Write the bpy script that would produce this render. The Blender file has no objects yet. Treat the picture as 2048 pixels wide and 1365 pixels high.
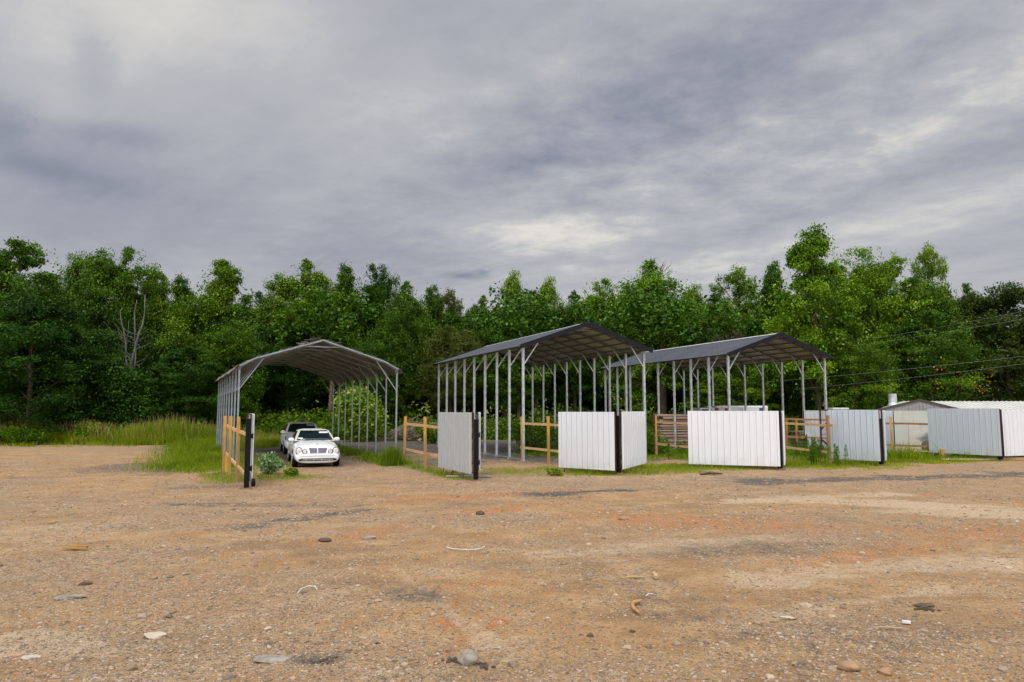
import bpy, math, random
import numpy as np
from mathutils import Vector, Matrix
from mathutils.bvhtree import BVHTree

R = math.radians
rng = np.random.default_rng(7)
random.seed(7)
SC = bpy.context.scene
COL = SC.collection

# ------------------------------------------------------------------ camera, world, sun, exposure
FPX, PITCH, EYE = 1450.0, 0.095, 2.1
cam_d = bpy.data.cameras.new("camera"); cam = bpy.data.objects.new("camera", cam_d); COL.objects.link(cam)
cam_d.sensor_width = 36.0; cam_d.lens = FPX / 2048 * 36.0; cam_d.clip_start = 0.1; cam_d.clip_end = 6000
cam.location = (0, 0, EYE); cam.rotation_euler = (math.pi / 2 + PITCH, 0, 0)
SC.camera = cam
SC.view_settings.view_transform = 'Standard'; SC.view_settings.look = 'None'
SC.view_settings.exposure = 0.0; SC.view_settings.gamma = 1.0

def ray(px, py):
    u, v = px - 1024, py - 682.5
    d = Vector((u, FPX * math.cos(PITCH) + v * math.sin(PITCH), FPX * math.sin(PITCH) - v * math.cos(PITCH)))
    return d
def at(px, py, Y):
    d = ray(px, py); t = Y / d.y
    return Vector((d.x * t, Y, EYE + d.z * t))
def gp(px, py, z=0.0):
    d = ray(px, py); t = (z - EYE) / d.z
    return Vector((d.x * t, d.y * t, z))

SUN_EL, SUN_AZ = R(60), R(200)      # high, behind the camera's left shoulder, behind cloud
W = bpy.data.worlds.new("World"); SC.world = W; W.use_nodes = True
class NT:
    """small helper that writes shader node trees"""
    def __init__(s, nt): s.nt = nt; s.n = nt.nodes; s.l = nt.links
    def new(s, t, **k):
        nd = s.n.new(t)
        for a, b in k.items(): setattr(nd, a, b)
        return nd
    def set(s, sock, v):
        if hasattr(v, 'is_linked') or isinstance(v, bpy.types.NodeSocket): s.l.new(v, sock)
        else: sock.default_value = v
    def m(s, op, a, b=0.0, c=None, clamp=False):
        nd = s.new('ShaderNodeMath', operation=op, use_clamp=clamp)
        s.set(nd.inputs[0], a); s.set(nd.inputs[1], b)
        if c is not None: s.set(nd.inputs[2], c)
        return nd.outputs[0]
    def v(s, op, a, b=(0, 0, 0), scale=None):
        nd = s.new('ShaderNodeVectorMath', operation=op)
        s.set(nd.inputs[0], a); s.set(nd.inputs[1], b)
        if scale is not None: s.set(nd.inputs['Scale'], scale)
        return nd.outputs['Value'] if op in ('LENGTH', 'DOT_PRODUCT', 'DISTANCE') else nd.outputs[0]
    def xyz(s, x, y, z=0.0):
        nd = s.new('ShaderNodeCombineXYZ')
        for i, q in enumerate((x, y, z)): s.set(nd.inputs[i], q)
        return nd.outputs[0]
    def sep(s, v):
        nd = s.new('ShaderNodeSeparateXYZ'); s.set(nd.inputs[0], v); return nd.outputs
    def noise(s, vec, scale, detail=4, rough=.55, dist=0.0):
        nd = s.new('ShaderNodeTexNoise'); s.set(nd.inputs['Vector'], vec)
        nd.inputs['Scale'].default_value = scale; nd.inputs['Detail'].default_value = detail
        nd.inputs['Roughness'].default_value = rough; nd.inputs['Distortion'].default_value = dist
        return nd.outputs['Fac']
    def voro(s, vec, scale, feature='F1', out='Distance', rand=1.0):
        nd = s.new('ShaderNodeTexVoronoi', feature=feature); s.set(nd.inputs['Vector'], vec)
        nd.inputs['Scale'].default_value = scale; nd.inputs['Randomness'].default_value = rand
        return nd.outputs[out]
    def ss(s, x, a, b, lo=0.0, hi=1.0):
        nd = s.new('ShaderNodeMapRange', interpolation_type='SMOOTHSTEP'); s.set(nd.inputs[0], x)
        for i, q in enumerate((a, b, lo, hi)): s.set(nd.inputs[i + 1], q)
        return nd.outputs[0]
    def mix(s, f, a, b, bt='MIX'):
        nd = s.new('ShaderNodeMix', data_type='RGBA', blend_type=bt)
        c = lambda q: (*q, 1) if isinstance(q, tuple) and len(q) == 3 else q
        s.set(nd.inputs[0], f); s.set(nd.inputs[6], c(a)); s.set(nd.inputs[7], c(b))
        return nd.outputs[2]

def build_world():
    t = NT(W.node_tree); t.n.clear()
    out = t.new('ShaderNodeOutputWorld'); bg = t.new('ShaderNodeBackground')
    bg.inputs['Strength'].default_value = 0.1
    sky = t.new('ShaderNodeTexSky', sky_type='NISHITA'); sky.sun_disc = False
    sky.sun_elevation = SUN_EL; sky.sun_rotation = SUN_AZ; sky.air_density = 1.2; sky.dust_density = 2.5
    d = t.new('ShaderNodeTexCoord').outputs['Generated']
    d = t.v('NORMALIZE', d)
    x, y, z = t.sep(d)
    zz = t.m('ADD', t.m('MAXIMUM', z, 0.0), 0.07)
    px, py = t.m('DIVIDE', x, zz), t.m('DIVIDE', y, zz)
    # the cloud deck is a plane overhead; its streets run towards the far left
    u = t.m('ADD', t.m('MULTIPLY', px, -0.69), t.m('MULTIPLY', py, 0.72))
    w = t.m('ADD', t.m('MULTIPLY', px, 0.72), t.m('MULTIPLY', py, 0.69))
    st = t.xyz(t.m('MULTIPLY', u, 0.24), w, 0.0)
    big = t.noise(t.v('ADD', st, (3.1, 1.7, 0)), 0.75, 4, .5, .4)
    mid = t.noise(t.v('ADD', t.xyz(t.m('MULTIPLY', u, .48), w, 0.0), (9.3, 4.2, 2)), 1.9, 7, .58, .5)
    bil = t.noise(t.xyz(px, py, 3.0), 5.2, 7, .62, .1)
    wisp = t.noise(t.xyz(t.m('MULTIPLY', u, .30), w, 6.0), 6.0, 8, .66, .8)
    def blob(cx, cy, sx, sy, tilt=0.0, warp=.25):
        wn = mid if sx > 200 else wisp; warp = warp if sx > 200 else .48
        c = ray(cx, cy).normalized()
        right = Vector((c.y, -c.x, 0)).normalized(); up = right.cross(c)
        a, b = math.cos(tilt), math.sin(tilt)
        e1 = right * a + up * b; e2 = up * a - right * b
        dx = t.m('DIVIDE', t.m('SUBTRACT', t.v('DOT_PRODUCT', d, tuple(e1)), c.dot(e1)), sx / FPX)
        dy = t.m('DIVIDE', t.m('SUBTRACT', t.v('DOT_PRODUCT', d, tuple(e2)), c.dot(e2)), sy / FPX)
        q = t.m('ADD', t.m('MULTIPLY', dx, dx), t.m('MULTIPLY', dy, dy))
        q = t.m('MULTIPLY', q, t.m('ADD', 1 - warp * 2, t.m('MULTIPLY', wn, warp * 4)))
        g = t.m('POWER', 2.718, t.m('MULTIPLY', q, -1.0))
        return t.m('MULTIPLY', g, t.ss(t.v('DOT_PRODUCT', d, tuple(c)), .2, .5))
    soft = t.noise(t.v('ADD', t.xyz(t.m('MULTIPLY', u, .5), w, 0.0), (2.2, 8.1, 5)), 1.1, 6, .5, .3)
    val = t.m('ADD', t.m('MULTIPLY', t.m('SUBTRACT', big, .5), 0.36), t.m('MULTIPLY', t.m('SUBTRACT', mid, .5), .22))
    val = t.m('ADD', val, t.m('MULTIPLY', t.m('SUBTRACT', soft, .5), .38))
    val = t.m('ADD', val, 0.66)
    cell = t.m('ADD', .20, t.m('ADD', blob(1560, 210, 620, 250, .2), t.m('MULTIPLY', blob(1150, 260, 300, 130, .2), .4)))
    val = t.m('ADD', val, t.m('MULTIPLY', t.m('SUBTRACT', bil, .5), t.m('MULTIPLY', cell, .95)))
    val = t.m('ADD', val, t.m('MULTIPLY', t.m('SUBTRACT', wisp, .5), t.m('ADD', .12, t.m('MULTIPLY', blob(930, 520, 260, 90), .30))))
    for b, k in ((blob(1070, 482, 270, 74, .0), .34), (blob(1110, 470, 110, 30, .0), .14), (blob(400, -10, 260, 110, 0), .24), (blob(1950, 190, 420, 75, .40), .14),
                 (blob(1500, 500, 760, 42, .20), .20), (blob(1930, 420, 330, 45, .25), .12), (blob(300, 130, 420, 110, .05), .10),
                 (blob(1130, 270, 560, 90, .45), -.24), (blob(1560, 100, 330, 70, .4), -.14), (blob(1700, 400, 430, 38, .22), -.22),
                 (blob(80, 310, 150, 45, -.1), -.24), (blob(235, 270, 75, 20, .05), -.28), (blob(10, 250, 40, 40), -.28), (blob(110, 345, 90, 22, -.1), -.20),
                 (blob(190, 145, 30, 45, 0), -.14), (blob(500, 470, 560, 90, .0), -.13),
                 (blob(930, 552, 32, 7), -.40), (blob(965, 545, 10, 5), -.3), (blob(860, 510, 150, 28), -.16), (blob(1300, 495, 200, 24, .1), -.12)):
        val = t.m('ADD', val, t.m('MULTIPLY', b, k))
    r = t.new('ShaderNodeValToRGB'); t.set(r.inputs[0], val)
    e = r.color_ramp.elements
    e[0].position = 0.0; e[0].color = (.20, .225, .275, 1)
    e[1].position = 1.0; e[1].color = (.78, .75, .69, 1)
    for p, c in ((.25, (.280, .300, .368, 1)), (.50, (.378, .388, .440, 1)), (.76, (.505, .508, .538, 1))):
        q = e.new(p); q.color = c
    # sky gain added overhead and behind the camera, out of view, for more light
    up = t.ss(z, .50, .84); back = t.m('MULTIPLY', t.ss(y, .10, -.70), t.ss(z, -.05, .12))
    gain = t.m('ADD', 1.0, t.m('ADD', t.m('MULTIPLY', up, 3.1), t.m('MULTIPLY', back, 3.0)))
    thin = t.m('MAXIMUM', up, back)        # the boosted parts are whiter, not blue grey
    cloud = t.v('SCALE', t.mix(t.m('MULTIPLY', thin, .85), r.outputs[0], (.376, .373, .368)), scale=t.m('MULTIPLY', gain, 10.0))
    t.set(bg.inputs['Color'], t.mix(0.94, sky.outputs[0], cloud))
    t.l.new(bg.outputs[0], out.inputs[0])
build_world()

sd = bpy.data.lights.new("sun", 'SUN'); sd.energy = 1.5; sd.angle = R(14); sd.color = (1, .975, .94)
so = bpy.data.objects.new("sun", sd); COL.objects.link(so)
_d = Vector((math.sin(SUN_AZ) * math.cos(SUN_EL), math.cos(SUN_AZ) * math.cos(SUN_EL), math.sin(SUN_EL)))
so.rotation_euler = _d.to_track_quat('Z', 'Y').to_euler(); so.location = (-10, -15, 40)

# ------------------------------------------------------------------ helpers
def link(o, parent=None):
    COL.objects.link(o)
    if parent is not None: o.parent = parent
    return o
def tag(o, label=None, cat=None, group=None, kind=None):
    if label: o['label'] = label
    if cat: o['category'] = cat
    if group: o['group'] = group
    if kind: o['kind'] = kind
    return o
def thing(name, loc, rz, label, cat, group=None):
    o = bpy.data.objects.new(name, None); COL.objects.link(o); o.empty_display_size = .3
    o.location = loc; o.rotation_euler = (0, 0, rz)
    return tag(o, label, cat, group)
def copy_tree(o, parent=None):
    c = o.copy(); COL.objects.link(c)
    if parent is not None: c.parent = parent
    for ch in list(o.children): copy_tree(ch, c)
    return c

class MB:
    def __init__(s): s.v = []; s.f = []; s.mi = []
    def add(s, vs, fs, mi=0):
        b = len(s.v); s.v += [tuple(q) for q in vs]
        s.f += [tuple(b + i for i in f) for f in fs]; s.mi += [mi] * len(fs); return s
    def box(s, c, d, rot=None, mi=0, ch=0.0):
        hx, hy, hz = d[0] / 2, d[1] / 2, d[2] / 2
        vs = [Vector((x, y, z)) for x in (-hx, hx) for y in (-hy, hy) for z in (-hz, hz)]
        if rot is not None: vs = [rot @ q for q in vs]
        c = Vector(c)
        return s.add([c + q for q in vs], [(0, 1, 3, 2), (4, 6, 7, 5), (0, 4, 5, 1), (2, 3, 7, 6), (0, 2, 6, 4), (1, 5, 7, 3)], mi)
    def bar(s, p, q, w, h, up=Vector((0, 0, 1)), mi=0):
        """box from p to q, w across, h along up"""
        p, q = Vector(p), Vector(q); a = (q - p)
        L = a.length; a.normalize()
        if abs(a.dot(up)) > .98: up = Vector((0, 1, 0))
        b = a.cross(up).normalized(); c = b.cross(a).normalized()
        m = Matrix((a, b, c)).transposed()
        return s.box((p + q) / 2, (L, w, h), m, mi)
    def tube(s, pts, rad, n=8, mi=0, cap=True):
        pts = [Vector(p) for p in pts]; rings = []; base = len(s.v); ref = Vector((0, 0, 1))
        for i, p in enumerate(pts):
            a = (pts[min(i + 1, len(pts) - 1)] - pts[max(i - 1, 0)]).normalized()
            r0 = ref if abs(a.dot(ref)) < .9 else Vector((1, 0, 0))
            b = a.cross(r0).normalized(); c = a.cross(b)
            r = rad[i] if hasattr(rad, '__len__') else rad
            for k in range(n):
                an = 2 * math.pi * k / n
                s.v.append(tuple(p + b * math.cos(an) * r + c * math.sin(an) * r))
        for i in range(len(pts) - 1):
            for k in range(n):
                a0 = base + i * n + k; a1 = base + i * n + (k + 1) % n
                s.f.append((a0, a1, a1 + n, a0 + n)); s.mi.append(mi)
        if cap:
            s.f.append(tuple(base + k for k in range(n))[::-1]); s.mi.append(mi)
            s.f.append(tuple(base + (len(pts) - 1) * n + k for k in range(n))); s.mi.append(mi)
        return s
    def build(s, name, mats, parent=None, smooth=False, bevel=0.0):
        me = bpy.data.meshes.new(name); me.from_pydata(s.v, [], s.f)
        for m in (mats if isinstance(mats, (list, tuple)) else [mats]): me.materials.append(m)
        me.polygons.foreach_set('material_index', s.mi)
        if smooth: me.polygons.foreach_set('use_smooth', [True] * len(s.f))
        me.update()
        o = link(bpy.data.objects.new(name, me), parent)
        if bevel:
            b = o.modifiers.new('bevel', 'BEVEL'); b.width = bevel; b.segments = 2; b.limit_method = 'ANGLE'
        return o

def mesh_np(name, V, F, mats, rnd=None, smooth=False, mi=None):
    me = bpy.data.meshes.new(name); V = np.asarray(V, dtype=np.float32); F = np.asarray(F, dtype=np.int32)
    nf, k = F.shape
    me.vertices.add(len(V)); me.vertices.foreach_set('co', V.ravel())
    me.loops.add(nf * k); me.loops.foreach_set('vertex_index', F.ravel())
    me.polygons.add(nf); me.polygons.foreach_set('loop_start', np.arange(0, nf * k, k, dtype=np.int32))
    me.polygons.foreach_set('loop_total', np.full(nf, k, dtype=np.int32))
    if mi is not None: me.polygons.foreach_set('material_index', np.asarray(mi, dtype=np.int32))
    me.polygons.foreach_set('use_smooth', np.full(nf, smooth))
    me.update(calc_edges=True)
    if rnd is not None:
        a = me.attributes.new('rnd', 'FLOAT', 'FACE'); a.data.foreach_set('value', np.asarray(rnd, dtype=np.float32))
    for m in (mats if isinstance(mats, (list, tuple)) else [mats]): me.materials.append(m)
    return me

def hash2(ix, iy, seed):
    h = (ix.astype(np.int64) * 374761393 + iy.astype(np.int64) * 668265263 + seed * 974634777) & 0x7fffffff
    h = ((h ^ (h >> 13)) * 1274126177) & 0x7fffffff
    return ((h ^ (h >> 16)) & 0xffffff) / float(0xffffff)
def vnoise(x, y, seed=0):
    ix, iy = np.floor(x), np.floor(y); fx, fy = x - ix, y - iy
    fx = fx * fx * (3 - 2 * fx); fy = fy * fy * (3 - 2 * fy)
    a, b = hash2(ix, iy, seed), hash2(ix + 1, iy, seed); c, d = hash2(ix, iy + 1, seed), hash2(ix + 1, iy + 1, seed)
    return (a * (1 - fx) + b * fx) * (1 - fy) + (c * (1 - fx) + d * fx) * fy
def fbm(x, y, seed=0, oct=4):
    s = 0; a = .5; t = 0
    for o in range(oct):
        s = s + a * vnoise(x * 2 ** o, y * 2 ** o, seed + o * 17); t += a; a *= .55
    return s / t

# ------------------------------------------------------------------ materials
def newmat(name):
    m = bpy.data.materials.new(name); m.use_nodes = True
    t = NT(m.node_tree); b = m.node_tree.nodes['Principled BSDF']
    return m, t, b
def mat_simple(name, c, rough=.6, metal=0.0, var=.15, scale=4.0, spec=.5, stretch=(1, 1, 1), bump=0.0, c2=None, coat=0.0):
    m, t, b = newmat(name)
    co = t.new('ShaderNodeTexCoord').outputs['Object']; co = t.v('MULTIPLY', co, stretch)
    n = t.noise(co, scale, 5, .6)
    if c2 is None: c2 = tuple(q * (1 - 2 * var) for q in c)
    t.set(b.inputs['Base Color'], t.mix(t.ss(n, .3, .7), c2, c))
    b.inputs['Roughness'].default_value = rough; b.inputs['Metallic'].default_value = metal
    b.inputs['Specular IOR Level'].default_value = spec
    if coat: b.inputs['Coat Weight'].default_value = coat
    if bump:
        bp = t.new('ShaderNodeBump'); bp.inputs['Strength'].default_value = bump; bp.inputs['Distance'].default_value = .02
        t.set(bp.inputs['Height'], t.noise(co, scale * 6, 4, .6)); t.l.new(bp.outputs[0], b.inputs['Normal'])
    return m

def mat_leaf(name, dark, mid, light, spec=.35, trans=.3):
    """foliage; object colour tints it, a random number per leaf picks the shade"""
    m, t, b = newmat(name)
    a = t.new('ShaderNodeAttribute', attribute_name='rnd').outputs['Fac']
    col = t.mix(t.ss(a, 0.0, .55), dark, mid); col = t.mix(t.ss(a, .55, 1.0), col, light)
    oc = t.new('ShaderNodeObjectInfo').outputs['Color']
    col = t.mix(1.0, col, oc, 'MULTIPLY')
    t.set(b.inputs['Base Color'], col); b.inputs['Roughness'].default_value = .5
    b.inputs['Specular IOR Level'].default_value = spec
    tr = t.new('ShaderNodeBsdfTranslucent'); t.set(tr.inputs['Color'], t.mix(1.0, col, (.9, 1.15, .5), 'MULTIPLY'))
    mx = t.new('ShaderNodeMixShader'); mx.inputs[0].default_value = trans
    t.l.new(b.outputs[0], mx.inputs[1]); t.l.new(tr.outputs[0], mx.inputs[2])
    t.l.new(mx.outputs[0], m.node_tree.nodes['Material Output'].inputs['Surface'])
    return m

def mat_galv(name, tint=(.60, .63, .66), spots=.5):
    m, t, b = newmat(name)
    co = t.new('ShaderNodeTexCoord').outputs['Object']
    n1 = t.noise(co, 2.3, 4, .6); v = t.voro(co, 28, out='Color'); n2 = t.noise(co, 11, 3, .6)
    c = t.mix(t.ss(n1, .35, .65), tuple(q * .72 for q in tint), tint)
    c = t.mix(t.m('MULTIPLY', t.ss(n2, .55, .75), spots), c, (.82, .84, .85))
    t.set(b.inputs['Base Color'], c); b.inputs['Metallic'].default_value = .55
    t.set(b.inputs['Roughness'], t.m('ADD', .38, t.m('MULTIPLY', t.sep(v)[0], .2)))
    return m

def mat_sheet(name, c=(.66, .68, .71), dirt=.25, rough=.42, metal=.25):
    """painted or galvanised corrugated sheet with faint dirt runs, dents and screw rust"""
    m, t, b = newmat(name)
    co = t.new('ShaderNodeTexCoord').outputs['Object']; x, y, z = t.sep(co)
    runs = t.noise(t.xyz(x, y, t.m('MULTIPLY', z, .12)), 9, 4, .6)
    blot = t.noise(co, 1.3, 5, .6); low = t.ss(z, .55, .15)
    col = t.mix(t.m('MULTIPLY', t.ss(runs, .5, .8), dirt), c, tuple(q * .62 for q in c))
    col = t.mix(t.m('MULTIPLY', t.ss(blot, .5, .8), dirt * .8), col, (c[0] * .75, c[1] * .72, c[2] * .66))
    mud = t.m('MULTIPLY', low, t.ss(t.noise(co, 3.5, 4, .6), .35, .7))
    col = t.mix(t.m('MULTIPLY', mud, dirt), col, (.36, .27, .19))
    t.set(b.inputs['Base Color'], col); b.inputs['Roughness'].default_value = rough; b.inputs['Metallic'].default_value = metal
    bp = t.new('ShaderNodeBump'); bp.inputs['Strength'].default_value = .25; bp.inputs['Distance'].default_value = .01
    t.set(bp.inputs['Height'], t.noise(co, 2.2, 3, .5)); t.l.new(bp.outputs[0], b.inputs['Normal'])
    return m

def mat_wood(name, c, c2, gr=.3):
    m, t, b = newmat(name)
    co = t.new('ShaderNodeTexCoord').outputs['Object']; x, y, z = t.sep(co)
    g = t.noise(t.xyz(t.m('MULTIPLY', x, 1.0), t.m('MULTIPLY', y, 1.0), t.m('MULTIPLY', z, .25)), 22, 5, .65, 1.0)
    k = t.voro(co, 3.1); patch = t.noise(co, 1.7, 3)
    col = t.mix(t.ss(g, .3, .7), c2, c)
    col = t.mix(t.m('MULTIPLY', t.ss(patch, .5, .75), .5), col, tuple(q * .7 for q in c2))
    col = t.mix(t.ss(k, .05, .02), col, (.10, .045, .015))
    col = t.mix(t.m('MULTIPLY', t.ss(z, .5, .05), .55), col, (.22, .15, .09))
    t.set(b.inputs['Base Color'], col); b.inputs['Roughness'].default_value = .75
    bp = t.new('ShaderNodeBump'); bp.inputs['Strength'].default_value = gr; bp.inputs['Distance'].default_value = .01
    t.set(bp.inputs['Height'], g); t.l.new(bp.outputs[0], b.inputs['Normal'])
    return m

M = {}
M['galv'] = mat_galv('galvanised_steel')
M['galv_old'] = mat_galv('weathered_galvanised_steel', (.33, .37, .41), .15)
M['galv_shade'] = mat_simple('shaded_galvanised_steel', (.20, .20, .21), .55, .4)  # galvanised steel again, with shade under the roofs put into its colour
M['roof_dark'] = mat_simple('charcoal_roof_paint', (.095, .10, .125), .42, .2, .12, 1.2, .35)
M['trim_dark'] = mat_simple('dark_roof_trim', (.008, .009, .016), .5, .0, .1, 4, .2)
M['roof_under'] = mat_simple('pale_roof_underside', (.56, .54, .47), .55, .25, .0, .9, c2=(.36, .34, .30))
M['roof_under_warm'] = mat_simple('warm_roof_underside', (.58, .50, .44), .5, .25, .0, .9, c2=(.40, .31, .25))
M['ridge_light'] = mat_simple('ridge_cap_galvanised', (.70, .71, .72), .4, .3)
M['roof_old'] = mat_simple('rusting_old_roof', (.24, .235, .225), .6, .3, .0, 1.6, c2=(.10, .075, .055))
M['roof_old_under'] = mat_simple('old_roof_underside', (.20, .175, .15), .6, .1, .0, 1.0, c2=(.085, .065, .05))
M['white_sheet'] = mat_sheet('white_corrugated_sheet', (.76, .78, .82), .22)
M['galv_sheet'] = mat_sheet('galvanised_corrugated_sheet', (.58, .64, .70), .26, .38, .4)
M['grey_sheet'] = mat_sheet('light_grey_corrugated_sheet', (.50, .52, .53), .18, .42, .25)
M['old_sheet'] = mat_sheet('dirty_old_sheet', (.52, .52, .46), .8, .6, .1)
M['wood'] = mat_wood('treated_pine', (.62, .34, .065), (.44, .215, .035))
M['wood_rail'] = mat_wood('weathered_pine_rail', (.62, .40, .21), (.46, .26, .12))
M['wood_red'] = mat_wood('reddish_weathered_timber', (.40, .20, .095), (.27, .12, .055))
M['black'] = mat_simple('black_painted_steel', (.008, .008, .009), .6, .0, .2, 6, .15)
M['rust'] = mat_simple('rusty_dark_frame', (.075, .032, .018), .7, .2, .3, 9)
M['rubber'] = mat_simple('rubber', (.010, .010, .010), .85, 0, .2, 10, .2)
M['bark'] = mat_simple('grey_brown_bark', (.115, .085, .062), .9, 0, .3, 3, .2, (3, 3, .6), .6)
M['bark_pale'] = mat_simple('pale_dead_bark', (.33, .29, .25), .9, 0, .25, 3, .2, (3, 3, .6), .4)
M['bark_dead'] = mat_simple('grey_dead_bark', (.17, .165, .16), .9, 0, .3, 3, .2, (3, 3, .6), .4)
M['bark_red'] = mat_simple('reddish_pine_bark', (.20, .125, .088), .9, 0, .3, 3, .2, (3, 3, .5), .6)
M['leaf'] = mat_leaf('broad_leaves', (.020, .050, .006), (.075, .172, .009), (.195, .330, .020), spec=.12, trans=.15)
M['leaf_olive'] = mat_leaf('olive_leaves', (.030, .038, .008), (.070, .085, .016), (.145, .150, .032), spec=.15)
M['leaf_weed'] = mat_leaf('weed_leaves', (.055, .105, .008), (.14, .225, .012), (.31, .36, .02), spec=.15, trans=.35)
M['leaf_silver'] = mat_leaf('silvery_leaves', (.08, .15, .06), (.17, .28, .12), (.36, .46, .27), spec=.2, trans=.2)
M['leaf_orange'] = mat_leaf('orange_seed_clusters', (.12, .10, .012), (.34, .17, .018), (.50, .27, .03), trans=.2)
M['leaf_pink'] = mat_leaf('pink_blossom', (.25, .12, .08), (.42, .22, .15), (.55, .35, .25), trans=.2)
M['grass'] = mat_leaf('grass_blades', (.075, .125, .006), (.21, .27, .010), (.44, .40, .03), spec=.12, trans=.35)
M['grass_dry'] = mat_leaf('dry_seed_heads', (.18, .13, .05), (.32, .23, .10), (.45, .36, .2), trans=.2)
M['twig'] = mat_simple('dead_twigs', (.30, .24, .18), .9, 0, .3, 4)

# ------------------------------------------------------------------ ground: one sheet, material zones stored per vertex
def ellipse(X, Y, c, rx, ry, rot=0.0, seed=0, wob=.75, fall=.75):
    dx, dy = X - c[0], Y - c[1]; a, b = math.cos(rot), math.sin(rot)
    u = (dx * a + dy * b) / rx; v = (-dx * b + dy * a) / ry
    n = fbm(X * 1.1 / max(.5, ry ** .5), Y * 1.1 / max(.5, ry ** .5), seed, 4)
    d = np.sqrt(u * u + v * v) + (n - .5) * 2 * wob
    return np.clip((1.25 - d) / fall, 0, 1)
def seg(X, Y, p, q, wd, seed=0, wob=1.0, fall=.8):
    p, q = np.array(p[:2]), np.array(q[:2]); d = q - p; L2 = (d ** 2).sum()
    t = np.clip(((X - p[0]) * d[0] + (Y - p[1]) * d[1]) / L2, 0, 1)
    r = np.hypot(X - p[0] - t * d[0], Y - p[1] - t * d[1]) / wd
    r = r + (fbm(X * .9, Y * 1.9, seed, 5) - .5) * 2 * wob
    return np.clip((1.2 - r) / fall, 0, 1)
def G2(px, py): g = gp(px, py); return (g.x, g.y)

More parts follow.
